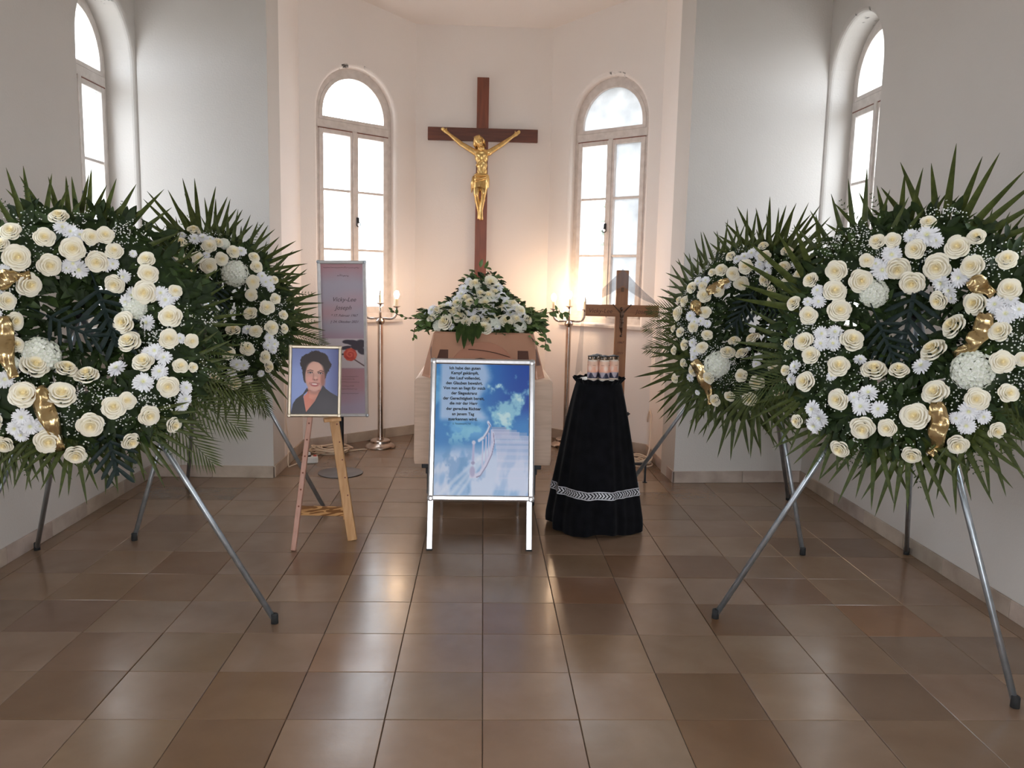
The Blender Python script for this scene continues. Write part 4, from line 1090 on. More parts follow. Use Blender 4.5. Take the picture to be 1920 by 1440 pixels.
def spray():
    rg = random.Random(77)
    sp = thing('coffin_spray', 'mound of white roses and trailing ivy lying on the coffin lid', 'flower arrangement', (-0.02, 2.62, 1.034))
    b = MB(); b.lathe([(.20, .0), (.22, .015), (.20, .03), (.08, .04)], 20); M_ = Matrix.Diagonal((1.25, .75, 1, 1))
    b.v = [tuple(M_ @ Vector(v)) for v in b.v]; b.build('flower_foam', LEAF, sp)
    # leafy core that carries the blossoms
    prof = [(.0, .34), (.05, .32), (.10, .26), (.16, .185), (.22, .125), (.27, .075), (.295, .03)]
    core = lambda z, a, k=1.0: (lambda w: Vector((w * k * math.cos(a), (-.03 + .02 * z) + (.215 - .52 * z) * k * math.sin(a), z)))(np.interp(z, [p[0] for p in prof], [p[1] for p in prof]))
    b = MB(); b.loft([[core(z, 2 * PI * j / 28) for j in range(28)] for z, w in prof]); b.build('moss_core', LEAF, sp, True)
    for nm, mt, cnt in (('core_leaves', LEAF2, 360), ('core_light_leaves', IVY, 260)):
        b = MB()
        for _ in range(cnt):
            z = rg.uniform(-.01, .29) ** 1.0 if rg.random() < .6 else rg.uniform(0, .07); z = max(0, z); a = rg.uniform(PI, 2 * PI) if rg.random() < .7 else rg.uniform(0, PI); p = core(z, a, 1.04); n = Vector((math.cos(a), math.sin(a), .7))
            d = Vector((math.cos(a) + rg.gauss(0, .5), math.sin(a) * .5 + rg.gauss(0, .4), rg.uniform(-.7, .7))); L = rg.uniform(.03, .055); b.grid(leaf_pts(p, d, n, L, L * .6))
        o = b.build(nm, mt, sp, True); o['kind'] = 'stuff'
    for _ in range(46):
        z = rg.uniform(.02, .28); a = rg.uniform(PI * 1.04, PI * 1.96); p = core(z, a, 1.10); n = Vector((math.cos(a) * .9, math.sin(a), .55)).normalized(); xx = Vector((0, 0, 1)).cross(n).normalized()
        big = rg.random() < .28
        place('hydrangea' if big else 'chrysanthemum', HYDS[rg.randrange(2)] if big else MUMS[rg.randrange(3)], sp, frame(p, xx, n.cross(xx), n) @ Matrix.Rotation(rg.uniform(0, 6.28), 4, 'Z') @ Matrix.Scale(rg.uniform(.075, .095) if big else rg.uniform(.048, .062), 4))
    hz = lambda x, y: max(0.0, .27 * math.exp(-((x / .17) ** 2) - (y / .20) ** 2) + .07 * math.exp(-((x / .34) ** 2) ** 2))
    for nm, mt, cnt in (('greenery', LEAF, 420), ('ivy_leaves', IVY, 420)):
        b = MB()
        for _ in range(cnt):
            x = max(-.36, min(.36, rg.gauss(0, .19))); y = rg.gauss(-.04, .13)
            if nm == 'ivy_leaves' and rg.random() < .6:
                x = rg.choice((-1, 1)) * rg.uniform(.20, .35); y = rg.gauss(-.10, .07)
            z = hz(x, y) * rg.uniform(.6, 1.0) + rg.uniform(0, .05)
            if abs(x) > .30: z = rg.uniform(.0, .11)
            d = Vector((x * 3 + rg.gauss(0, .6), y * 3 - .3 + rg.gauss(0, .6), rg.uniform(-.3, .6))); L = rg.uniform(.035, .065)
            b.grid(leaf_pts((x, y, z + .01), d, Vector((rg.gauss(0, .4), -.5, .8)), L, L * .62))
        o = b.build(nm, mt, sp, True); o['kind'] = 'stuff'
    inv = Matrix.Translation((0.02, -2.62, -1.034))
    def put(nm, meshes, s):
        for q in s.split():
            x, y, z, d = [float(t) / 1000 for t in q.split(',')]
            p = inv @ Vector((x, y, z)); n = Vector((p.x * 2.2, -.75, .45 + p.z)).normalized(); n = (n + Vector((rg.gauss(0, .15), 0, rg.gauss(0, .15)))).normalized()
            up = Vector((0, 0, 1)); xx = up.cross(n).normalized(); yy = n.cross(xx)
            place(nm, meshes[rg.randrange(len(meshes))], sp, frame(p - n * d * .2, xx, yy, n) @ Matrix.Rotation(rg.uniform(0, 6.28), 4, 'Z') @ Matrix.Scale(d * 1.38, 4))
    put('rose', ROSES, SPRAY_ROSE); put('chrysanthemum', MUMS, SPRAY_CHRYS)
    # fill at the back of the mound so that it is round
    for k in range(14):
        x = rg.uniform(-.26, .26); y = rg.uniform(.06, .2); z = hz(x, y) + .03
        n = Vector((x * 2, .6, .9)).normalized(); xx = Vector((0, 1, 0)).cross(n).normalized()
        place('rose', ROSES[k % 4], sp, frame((x, y, z), xx, n.cross(xx), n) @ Matrix.Scale(.065, 4))
    # hanging tips in front of the lid, trailing ivy to both sides
    def trail(path, nleaf, L, nm='ivy_trail', mt=IVY):
        b = MB(); P = [Vector(p) for p in path]
        b.cur = 0; b.tube(P, .0022, 5); b.cur = 1
        for k in range(nleaf):
            f = (k + .6) / nleaf * (len(P) - 1); i = min(int(f), len(P) - 2); p = P[i].lerp(P[i + 1], f - i); t = (P[i + 1] - P[i]).normalized(); d = (t * .5 + Vector((rg.gauss(0, .6), rg.gauss(-.3, .3), rg.gauss(0, .6)))).normalized(); l = L * rg.uniform(.7, 1.2)
            b.grid(leaf_pts(p, d, Vector((rg.gauss(0, .3), -.8, .5)), l, l * .65))
        b.build(nm, [BRONZE, mt], sp, True)
    trail([(-.26, -.16, .06), (-.36, -.17, .065), (-.44, -.18, .07), (-.50, -.18, .09), (-.535, -.18, .115)], 11, .030)
    trail([(-.28, -.16, .05), (-.36, -.18, .05), (-.40, -.19, .01), (-.405, -.2, -.05)], 10, .030)
    trail([(.26, -.16, .07), (.36, -.16, .11), (.44, -.16, .13), (.50, -.17, .10)], 16, .042)
    trail([(.25, -.18, .05), (.33, -.19, .04), (.375, -.2, -.03), (.37, -.21, -.10)], 14, .048)
    trail([(.20, -.2, .03), (.27, -.26, .0), (.30, -.30, -.045), (.325, -.31, -.07)], 7, .034)
    trail([(.02, .0, .26), (.05, -.02, .31), (.08, -.02, .325)], 6, .036)
    trail([(.0, .0, .26), (-.02, -.03, .31), (-.01, -.03, .335)], 5, .034)
    for x0, x1, zl in ((-.13, -.145, -.085), (-.10, -.105, -.115), (-.06, -.055, -.10), (-.02, -.02, -.06), (.14, .15, -.03)):
        b = MB(); b.grid(leaf_pts((x0, -.255, .06), (x1 - x0, -.10, zl - .06), (0, -1, .3), abs(zl) + .07, .042, .3, -.10)); b.grid(leaf_pts((x0 + .01, -.25, .05), (x1 - x0 + .03, -.12, zl - .03), (0, -1, .3), abs(zl) + .03, .034, .3, -.10)); b.build('hanging_leaf', LEAF2, sp, True)
spray()

# ================================================================== FLAT PRINTS
def fbm(X, Y, seed, octs=5, per=0.55):
    r = np.random.RandomState(seed); out = np.zeros_like(X); amp = 1.0; tot = 0
    for o in range(octs):
        g = r.rand(64, 64); x = X * 2 ** o; y = Y * 2 ** o; xi = np.floor(x).astype(int); yi = np.floor(y).astype(int); fx = x - xi; fy = y - yi
        fx = fx * fx * (3 - 2 * fx); fy = fy * fy * (3 - 2 * fy); g_ = lambda a, c: g[a % 64, c % 64]
        out += amp * ((g_(xi, yi) * (1 - fx) + g_(xi + 1, yi) * fx) * (1 - fy) + (g_(xi, yi + 1) * (1 - fx) + g_(xi + 1, yi + 1) * fx) * fy); tot += amp; amp *= per
    return out / tot
def sst(a, b, x):
    t = np.clip((x - a) / (b - a), 0, 1); return t * t * (3 - 2 * t)
def blend(img, mask, c):
    c = np.array(c, float); img[:] = img * (1 - mask[..., None]) + c * mask[..., None]
def ellm(X, Y, cx, cy, rx, ry, soft=.12, rot=0):
    a = R(rot); dx, dy = X - cx, Y - cy; u = (dx * math.cos(a) + dy * math.sin(a)) / rx; v = (-dx * math.sin(a) + dy * math.cos(a)) / ry
    return 1 - sst(1 - soft, 1 + soft, np.sqrt(u * u + v * v))
def polym(X, Y, P):
    m = np.zeros(X.shape, bool); n = len(P)
    for i in range(n):
        (x1, y1), (x2, y2) = P[i], P[(i + 1) % n]
        if y1 == y2: continue
        c = ((Y < y1) != (Y < y2)) & (X < (x2 - x1) * (Y - y1) / (y2 - y1) + x1); m ^= c
    return m.astype(float)
def linem(X, Y, P, w, soft=.5):
    m = np.zeros(X.shape)
    for (x1, y1), (x2, y2) in zip(P[:-1], P[1:]):
        dx, dy = x2 - x1, y2 - y1; L = dx * dx + dy * dy + 1e-9; t = np.clip(((X - x1) * dx + (Y - y1) * dy) / L, 0, 1); d = np.hypot(X - x1 - t * dx, Y - y1 - t * dy)
        m = np.maximum(m, 1 - sst(w * (1 - soft), w * (1 + soft), d))
    return m
def print_panel(name, parent, M, w, h, img):
    ny, nx, _ = img.shape
    xs = np.linspace(-w / 2, w / 2, nx); ys = np.linspace(h / 2, -h / 2, ny); X, Y = np.meshgrid(xs, ys)
    v = np.stack([X, Y, np.zeros_like(X)], -1).reshape(-1, 3); i = np.arange((ny - 1) * (nx - 1)); a = (i // (nx - 1)) * nx + i % (nx - 1)
    f = np.stack([a, a + nx, a + nx + 1, a + 1], -1)
    me = bpy.data.meshes.new(name); me.from_pydata(v.tolist(), [], f.tolist()); me.materials.append(PRINT)
    s = np.clip(img.reshape(-1, 3), 0, 255) / 255; l = np.where(s <= .04045, s / 12.92, ((s + .055) / 1.055) ** 2.4)
    at = me.attributes.new('print', 'FLOAT_COLOR', 'POINT'); at.data.foreach_set('color', np.concatenate([l, np.ones((len(l), 1))], 1).astype(np.float32).ravel())
    return place(name, me, parent, M)
def scribble(parent, x0, x1, y, z, amp, m, seed, name='handwriting'):
    rg = random.Random(seed); b = MB(); n = int((x1 - x0) / amp / .55); pts = []
    for k in range(n):
        x = x0 + (x1 - x0) * k / n; pts.append((x, y + amp * (.5 * math.sin(k * 2.1) + rg.uniform(-.3, .3) + (.7 if rg.random() < .12 else 0)), z))
        if rg.random() < .14 and len(pts) > 2:
            b.tube(pts, amp * .13, 4); pts = []
    if len(pts) > 2: b.tube(pts, amp * .13, 4)
    return b.build(name, m, parent)

# ---- sky poster with staircase
nx, ny = 176, 248
U_, V_ = np.meshgrid(np.linspace(0, 1, nx), np.linspace(0, 1, ny))
N1 = fbm(U_ * 4, V_ * 5, 1); N2 = fbm(U_ * 9, V_ * 12, 2); N3 = fbm(U_ * 3 - V_ * 2, V_ * 3 + U_ * 4, 3, 4)
img = np.zeros((ny, nx, 3)) + np.array((52, 128, 196.))
blend(img, sst(.35, 1.0, U_) * (1 - sst(.28, .48, V_)), (18, 68, 158))
blend(img, sst(.45, .65, N1) * sst(.0, .05, V_) * (1 - sst(.5, .62, V_)) * (1 - sst(.45, .62, U_)) * .7, (120, 190, 232))
cl = sst(.46, .60, N2 * .6 + N1 * .4 + .10 - np.abs(V_ - (.335 - .05 * (U_ - .65))) * 1.1) * sst(.52, .60, U_); blend(img, cl * .9, (150, 205, 222)); blend(img, sst(.55, .68, N2) * cl, (196, 226, 232))
blend(img, ellm(U_, V_, .6, .04, .07, .05, .5) * sst(.4, .6, N2), (150, 205, 235))
hz_ = (1 - sst(.46, .58, U_ + .06 * (N2 - .5) - .05 * np.sin(V_ * 16))) * sst(.02, .08, U_) * (1 - sst(.40, .46, V_)); blend(img, hz_ * .88, (178, 200, 230))
blend(img, sst(.44, .5, V_) * (1 - sst(.56, .66, V_)) * sst(.50, .62, N2) * .8, (130, 196, 222))
lo_ = sst(.58, .74, V_); blend(img, lo_ * .8, (166, 194, 228))
blend(img, lo_ * sst(.42, .58, N3) * .85, (206, 216, 238)); blend(img, lo_ * sst(.52, .62, N1) * (1 - sst(.45, .6, U_)) * .6, (84, 140, 196))
for k, (a, w_) in enumerate(((0.30, .05), (.12, .035), (.5, .04))):
    blend(img, (1 - sst(0, w_, np.abs((V_ - .62) - (.62 - U_) * (.55 + a)))) * sst(.0, .2, V_ - .52) * (U_ < .62) * .6, (216, 224, 240))
for k, (v0, u0) in enumerate(((.480, .60), (.498, .62), (.520, .63), (.548, .64), (.585, .655), (.625, .66), (.675, .67), (.73, .66), (.80, .64))):
    e = .76 + k * .11; m = (V_ > v0) * (V_ < v0 + .016 + k * .006) * (U_ > u0) * (U_ < min(1.1, e)); blend(img, m * (.70 - .085 * k), (152 + k * 4, 160 + k * 4, 196 + k * 3)); m = (V_ > v0 + .014 + k * .006) * (V_ < v0 + .06 + k * .012) * (U_ > u0) * (U_ < min(1.1, e + .03)); blend(img, m * (.75 - .06 * k), (208, 212, 236))
blend(img, linem(U_, V_, [(.565, .445), (.585, .47), (.56, .515), (.52, .56), (.47, .585)], .012), (214, 220, 240)); blend(img, linem(U_, V_, [(.572, .455), (.59, .475), (.566, .52), (.525, .566)], .004), (120, 124, 164))
blend(img, linem(U_, V_, [(.615, .53), (.625, .60), (.60, .68), (.55, .76), (.49, .83), (.45, .85), (.39, .855)], .016), (208, 208, 232)); blend(img, linem(U_, V_, [(.622, .53), (.634, .60), (.608, .69), (.555, .775), (.49, .85), (.45, .862)], .004), (122, 118, 160))
for a, c, d in ((.60, .505, .66), (.575, .53, .70), (.545, .56, .74), (.51, .59, .79)): blend(img, linem(U_, V_, [(a, c), (a - .002, d)], .007), (196, 198, 226))
blend(img, linem(U_, V_, [(.415, .60), (.41, .76)], .012), (176, 178, 214)); blend(img, ellm(U_, V_, .405, .82, .028, .04, .3), (170, 168, 204)); blend(img, ellm(U_, V_, .41, .755, .02, .012, .3), (150, 150, 190)); blend(img, ellm(U_, V_, .415, .60, .02, .015, .3), (206, 208, 230))
POSTER = np.clip(img * 1.07, 0, 255)

AB = frame((-0.014, 1.545, 0), (1, 0, 0), (0, .2606, .9654), (0, -.9654, .2606))
ab = thing('poster_board', 'aluminium A-frame poster board with blue sky and staircase print before the coffin', 'sign', M=AB)
def snap_frame(par, x0, x1, y0, y1, w, th, m, name='snap_frame', corner=None):
    b = MB()
    prof = [(0, -th), (0, 0), (w * .3, th * .55), (w * .8, th * .5), (w, 0), (w, -th)]
    P = [(x0, y0, 1, 1), (x1, y0, -1, 1), (x1, y1, -1, -1), (x0, y1, 1, -1)]
    rings = [[(x + sx * a, y + sy * a, z) for a, z in prof] for x, y, sx, sy in P]; rings.append(rings[0])
    b.loft(rings, True, False)
    o = b.build(name, m, par)
    for x, y, sx, sy in P:
        b = MB()
        cx_, cy_ = x + sx * w * .5, y + sy * w * .5
        b.lathe([(w * .2, -th), (w * .56, -th * .9), (w * .56, th * .45), (w * .40, th * .75), (w * .1, th * .8)], 16, (cx_, cy_, 0)); b.build('corner_cap', corner or m, o, 40)
    return o
y0_, y1_ = .2434, .9686
snap_frame(ab, -.267, .267, y0_, y1_, .029, .010, ALU)
b = MB(); b.lohi((-.262, y0_ + .004, -.012), (.262, y1_ - .004, -.004)); b.build('backing_panel', ALU, ab)
pw, ph = .478, .668
pc = (y0_ + y1_) / 2
pn = print_panel('sky_print', ab, Matrix.Translation((0, pc, -.002)), pw, ph, POSTER)
lines = [('Ich habe den guten', 640, 258), ('Kampf gekämpft,', 640, 345), ('den Lauf vollendet,', 640, 435), ('den Glauben bewahrt.', 633, 525), ('Von nun an liegt für mich', 637, 613), ('der Siegeskranz', 633, 703), ('der Gerechtigkeit bereit,', 628, 795), ('die mir der Herr', 627, 882), ('der gerechte Richter', 628, 978), ('an jenem Tag', 622, 1070), ('zuerkennen wird.', 620, 1160)]
for s, x, y in lines:
    text(s, pn, Matrix.Translation((((x - 150) / 1595 - .5) * pw, (.5 - (y - 185) / 2298) * ph, .0006)), .0205, INK, sx=1.02, bold=.0006)
text('2. Timotheus 4, 7-8', pn, Matrix.Translation(((450 / 1595 - .5) * pw, (.5 - 1055 / 2298) * ph, .0006)), .0115, INK)
for x in (-.252, .244):
    b = MB(); b.lohi((x - .0145, 0.004, -.012), (x + .0145, y0_ + .006, .003)); lg = bevel(b.build('leg', ALU, ab), .003)
    b = MB(); b.lohi((x - .0155, -.002, -.013), (x + .0155, .008, .004)); b.build('foot_cap', RUBBER, lg)
hinge = Vector((0, .955, -.02)); rearfoot = AB.inverted() @ Vector((-.014, 2.172, 0.0))
for x in (-.222, .214):
    b = MB(); q = Vector((x, rearfoot.y, rearfoot.z)); p = Vector((x, hinge.y, hinge.z)); e = q + (p - q).normalized() * .004
    b.bar(p, e, .028, .014, (1, 0, 0)); lg = bevel(b.build('rear_leg', ALU, ab), .002)
    b = MB(); c = q + (p - q).normalized() * .10 + Vector((.02 if x < 0 else -.02, 0, .008)); b.ell(c, (.007, .007, .007), 8, 6); b.build('bolt', CHROME, lg)
b = MB(); qa = hinge.lerp(Vector((0, rearfoot.y, rearfoot.z)), .05); qb = hinge.lerp(Vector((0, rearfoot.y, rearfoot.z)), .80)

d = (qb - qa)
b.add([qa + Vector((-.21, 0, 0)), qa + Vector((.21, 0, 0)), qb + Vector((.21, 0, 0)), qb + Vector((-.21, 0, 0)), qa + Vector((-.21, 0, -.006)), qa + Vector((.21, 0, -.006)), qb + Vector((.21, 0, -.006)), qb + Vector((-.21, 0, -.006))], [(0, 1, 2, 3), (7, 6, 5, 4), (0, 4, 5, 1), (1, 5, 6, 2), (2, 6, 7, 3), (3, 7, 4, 0)])
b.build('rear_panel', ALU, ab)

# ================================================================== EASEL AND PORTRAIT
ez = thing('easel', 'wooden easel with a pink front leg holding the framed portrait', 'easel', (-0.84, 1.62, 0))
top = Vector((-.842, 1.80, 1.06))
lf = Vector((-.930, 1.525, 0)); rf = Vector((-.668, 1.690, 0)); bk = Vector((-.76, 2.05, 0))
b = MB(); b.bar(lf, lf.lerp(top, .88), .024, .026, (0, 1, 0)); l1 = bevel(b.build('front_leg', PINKWOOD, ez, world=True), .003); l1['label'] = 'slim pinkish leg with peg holes'
for k in range(7):
    p = lf.lerp(top, .20 + .075 * k); b = MB(); b.lathe([(.0045, -.002), (.0045, .002)], 10, p + Vector((.001, -.0125, 0)), Matrix.Rotation(R(90), 4, 'X')); b.build('peg_hole', DARKWOOD, l1, world=True)
b = MB(); b.bar(rf, rf.lerp(top, .88), .047, .022, (0, 1, 0), .045, .022); l2 = bevel(b.build('side_leg', PINE, ez, world=True), .003)
for k in range(6):
    p = rf.lerp(top, .22 + .085 * k) + Vector((.013, -.0115, 0)); b = MB(); b.lathe([(.004, -.002), (.004, .002)], 10, p, Matrix.Rotation(R(90), 4, 'X')); b.build('peg_hole', DARKWOOD, l2, world=True)
b = MB(); b.bar(bk, top + Vector((.03, .03, -.1)), .03, .02, (0, 1, 0)); bevel(b.build('rear_leg', PINE, ez, world=True), .003)
b = MB(); b.bar(lf.lerp(top, .175) + Vector((0.005, .014, 0)), rf.lerp(top, .135) + Vector((-.01, .014, 0)), .018, .048, (0, 0, 1)); bevel(b.build('crossbar', PINE_GRAIN, ez, world=True), .003)
b = MB(); b.bar(Vector((-.805, 1.665, .627)), Vector((-.722, 1.685, .632)), .05, .016, (0, 0, 1)); bevel(b.build('ledge', PINE, ez, world=True), .003)
b = MB(); b.bar(lf.lerp(top, .86), rf.lerp(top, .86), .03, .03, (0, 0, 1)); bevel(b.build('head_block', PINE, ez, world=True), .003)

xs = np.linspace(25, 850, 150); ys = np.linspace(105, 1235, 206); X, Y = np.meshgrid(xs, ys); nz_ = fbm(X / 90, Y / 90, 8)
img = np.zeros(X.shape + (3,)) + np.array((112, 122, 168.)); blend(img, ellm(X, Y, 130, 760, 330, 420, .7), (134, 150, 200)); blend(img, sst(600, 900, X), (80, 84, 128))
HAIR = (44, 32, 32); hj = (nz_ - .5) * 60
for cx_, cy_, rx, ry in ((420, 260, 190, 120), (300, 330, 105, 130), (270, 480, 70, 170), (560, 320, 130, 130), (620, 420, 85, 120), (262, 600, 40, 90), (600, 540, 34, 90), (225, 300, 45, 60), (225, 400, 35, 50), (680, 390, 38, 60)): blend(img, ellm(X + hj * 1.4, Y + hj * 1.4, cx_, cy_, rx, ry, .08), HAIR)
blend(img, polym(X, Y, [(300, 470), (270, 400), (200, 415), (225, 370), (185, 350), (230, 320), (190, 245), (262, 250), (290, 200), (330, 205), (350, 165), (400, 168), (430, 140), (470, 170), (520, 175), (560, 225), (600, 230), (630, 290), (690, 320), (675, 360), (710, 400), (680, 430), (690, 500), (640, 500), (600, 470), (560, 380), (420, 330), (330, 380)]), HAIR)
for k in range(26):
    a = k * .42; blend(img, linem(X, Y, [(440 + 150 * math.cos(a), 360 - 120 * math.sin(a)), (440 + (235 + 20 * math.sin(k * 5)) * math.cos(a + .15), 370 - (205 + 22 * math.cos(k * 3)) * math.sin(a + .15))], 9), HAIR) if math.sin(a) > -.45 else None
SK, SK2, SH = (190, 142, 128), (206, 160, 142), (128, 78, 70)
blend(img, polym(X, Y, [(330, 740), (560, 700), (530, 900), (440, 1030), (290, 1215), (240, 930), (300, 880)]), (196, 118, 98)); blend(img, ellm(X, Y, 440, 845, 110, 55, .5), (136, 84, 74))
blend(img, polym(X, Y, [(340, 840), (520, 840), (450, 1000), (340, 960)]) * .5, (202, 146, 126))
blend(img, ellm(X, Y, 432, 585, 168, 262, .07), SK); blend(img, ellm(X, Y, 440, 440, 130, 90, .5), SK2); blend(img, ellm(X, Y, 350, 640, 60, 60, .7), (206, 146, 134)); blend(img, ellm(X, Y, 535, 640, 50, 60, .7), (200, 140, 126)); blend(img, ellm(X, Y, 430, 790, 90, 40, .6), (200, 152, 136)); blend(img, ellm(X, Y, 580, 640, 40, 150, .6), (150, 98, 86))
blend(img, polym(X, Y, [(250, 430), (290, 350), (400, 325), (500, 345), (580, 400), (610, 470), (640, 330), (520, 230), (330, 240), (240, 340)]), HAIR)
for ex, ey, t in ((352, 522, -6), (535, 530, 6)):
    blend(img, ellm(X, Y, ex, ey, 46, 17, .25, t), (110, 72, 66)); blend(img, ellm(X, Y, ex, ey + 3, 32, 9, .3, t), (212, 198, 194)); blend(img, ellm(X, Y, ex, ey + 1, 14, 12, .2), (38, 28, 28)); blend(img, linem(X, Y, [(ex - 44, ey + 2), (ex, ey - 14), (ex + 44, ey + 3)], 5), (54, 34, 32)); blend(img, linem(X, Y, [(ex - 52, ey - 26 + (8 if ex > 440 else 0)), (ex, ey - 46), (ex + 50, ey - 30)], 7), (84, 54, 48))
blend(img, linem(X, Y, [(412, 540), (408, 610), (400, 640)], 8, .9), (168, 116, 102)); blend(img, ellm(X, Y, 448, 640, 42, 16, .5), (152, 94, 84)); blend(img, ellm(X, Y, 450, 615, 24, 26, .6), (208, 162, 146)); blend(img, ellm(X, Y, 428, 650, 10, 6, .4), (96, 52, 48)); blend(img, ellm(X, Y, 472, 648, 9, 6, .4), (96, 52, 48))
blend(img, ellm(X, Y, 432, 728, 72, 34, .2, 4), (160, 82, 80)); blend(img, ellm(X, Y, 430, 720, 52, 13, .25, 4), (226, 206, 198)); blend(img, linem(X, Y, [(366, 700), (430, 703), (500, 708)], 4), (120, 58, 58)); blend(img, linem(X, Y, [(352, 690), (340, 720)], 5), (150, 96, 86)); blend(img, linem(X, Y, [(512, 695), (524, 725)], 5), (150, 96, 86))
blend(img, polym(X, Y, [(20, 1260), (60, 1060), (110, 980), (230, 890), (300, 780), (330, 830), (250, 900), (235, 960), (288, 1215), (450, 1010), (530, 850), (580, 740), (640, 800), (720, 860), (850, 930), (870, 1260)]), (44, 38, 44)); blend(img, linem(X, Y, [(235, 960), (262, 1100), (286, 1212)], 7), (26, 22, 26)); blend(img, linem(X, Y, [(540, 840), (450, 1020), (300, 1205)], 8), (28, 24, 28)); blend(img, ellm(X, Y, 620, 1060, 160, 130, .8) * .5, (62, 52, 60))
PORTRAIT = np.clip(img * 1.13, 0, 255)
pm_ = Matrix.Translation((-.853, 1.672, .640)) @ Matrix.Rotation(R(8), 4, 'Z') @ Matrix.Rotation(R(90 - 13), 4, 'X') @ Matrix.Rotation(R(-.8), 4, 'Z')
pf = thing('framed_portrait', 'framed portrait photo of a dark-haired woman in black jacket on the easel', 'picture', M=pm_)
FRAMEM = mat('champagne_aluminium', (0.62, 0.54, 0.42), (0.56, 0.48, 0.37), rough=0.42, metal=0.9, scale=30)
snap_frame(pf, -.130, .130, 0, .362, .017, .009, FRAMEM)
b = MB(); b.lohi((-.126, .004, -.010), (.126, .358, -.004)); b.build('backing_panel', RUBBER, pf)
print_panel('photo_print', pf, Matrix.Translation((0, .181, -.002)), .228, .330, PORTRAIT)

# ================================================================== POSTER STAND WITH PINK PRINT
bs = thing('poster_stand', 'tall pink poster on a black pole with round steel foot behind the easel', 'sign', (-.975, 3.10, 0))
b = MB(); b.lathe([(.150, 0), (.152, .003), (.150, .007), (.02, .010)], 40); bevel(b.build('base_plate', mat('grey_steel', (0.20, 0.19, 0.19), (0.15, 0.14, 0.14), rough=0.4, metal=0.8), bs, 40), .001)
b = MB(); b.tube([(.008, 0, .008), (.012, 0, 1.0)], .0145, 14); b.build('pole', IRON, bs, 40)
b = MB(); b.ell((.03, -.05, .012), (.008, .008, .006), 8, 6); b.build('screw', IRON, bs, True)
fm = Matrix.Translation((.034, -.022, .396)) @ Matrix.Rotation(R(90), 4, 'X') @ Matrix.Rotation(R(.9), 4, 'Z')
fp = thing('print_holder', None, None, M=MW[bs.name] @ fm); fp.parent = bs; fp.matrix_local = fm
GREYALU = mat('dull_aluminium', (0.58, 0.55, 0.54), (0.50, 0.48, 0.47), rough=0.45, metal=0.5, scale=20)
bw, bh = .322, 1.046
b = MB(); prof = [(0, -.012), (0, .0), (.006, .006), (.018, .005), (.023, 0), (.023, -.012)]
P4 = [(-bw / 2, 0, 1, 1), (bw / 2, 0, -1, 1), (bw / 2, bh, -1, -1), (-bw / 2, bh, 1, -1)]
rings = [[(x + sx * a, y + sy * a, z) for a, z in prof] for x, y, sx, sy in P4]; rings.append(rings[0]); b.loft(rings, True, False); b.build('snap_frame', GREYALU, fp)
for x, y, sx, sy in P4:
    b = MB(); b.lathe([(.003, -.0125), (.0125, -.012), (.0125, .005), (.006, .0075)], 14, (x + sx * .010, y + sy * .010, 0)); b.build('corner_cap', STEEL, fp, 40)
b = MB(); b.lohi((-bw / 2 + .004, .004, -.012), (bw / 2 - .004, bh - .004, -.005)); b.build('backing_panel', GREYALU, fp)
nx, ny = 90, 280
U_, V_ = np.meshgrid(np.linspace(0, 1, nx), np.linspace(0, 1, ny)); N1 = fbm(U_ * 2, V_ * 6, 21); N2 = fbm(U_ * 12, V_ * 36, 22)
img = np.zeros((ny, nx, 3)) + np.array((172, 162, 174.)); blend(img, 1 - sst(.02, .17, V_ + .05 * N1), (180, 134, 140)); blend(img, ellm(U_, V_, .85, .24, .45, .05, .9) * .5, (190, 150, 156)); blend(img, ellm(U_, V_, .15, .32, .45, .05, .9) * .6, (190, 142, 142)); blend(img, sst(.42, .5, V_) * .6, (180, 142, 156))
band = ((V_ > .494) & (V_ < .69)).astype(float); blend(img, band, (208, 196, 200)); blend(img, sst(.69, .70, V_), (186, 144, 152)); blend(img, sst(.80, .92, V_), (178, 164, 184)); blend(img, ellm(U_, V_, .3, .90, .5, .03, .9) * .6, (190, 150, 164))
for cx_, cy_, rx, ry, rt in ((.72, .52, .14, .018, 10), (.90, .53, .13, .03, -20), (.55, .555, .14, .012, -35), (.93, .575, .10, .024, 60), (.42, .60, .16, .006, -28), (.78, .55, .10, .02, 40), (.60, .515, .12, .014, 0)): blend(img, ellm(U_, V_, cx_, cy_, rx, ry, .2, rt * .08) * band, (70, 62, 72))
blend(img, linem(U_ * .31, V_, [(.23, .63), (.305, .675)], .004), (104, 80, 78)); WV = V_ * 1.006 / .282
for k in range(9): blend(img, ellm(U_, WV, .66 + .075 * math.cos(k * .7), 2.14 + .075 * math.sin(k * .7), .085, .080, .12), (206 + 10 * (k % 2), 84 + 12 * (k % 2), 72))
for k in range(12): blend(img, ellm(U_, WV, .66 + .055 * math.cos(k * 2.4) * (1 - k / 14), 2.14 + .055 * math.sin(k * 2.4) * (1 - k / 14), .085 * (1 - k / 15), .075 * (1 - k / 15), .15) * .6, ((236, 128, 108), (190, 62, 56))[k % 2])
bp_ = print_panel('rose_print', fp, Matrix.Translation((0, bh / 2, -.003)), .282, 1.006, img)
L_ = lambda v, x=0: Matrix.Translation((x, (.5 - v) * 1.006, .0006))
text('Vicky-Lee', bp_, L_(.236, .01), .040, SOFTINK, shear=.35)
text('Joseph', bp_, L_(.290, .005), .040, SOFTINK, shear=.35)
text('* 17. Februar 1967', bp_, L_(.341, .01), .023, SOFTINK, shear=.35)
text('† 24. Oktober 2021', bp_, L_(.382, .01), .023, SOFTINK, shear=.35)
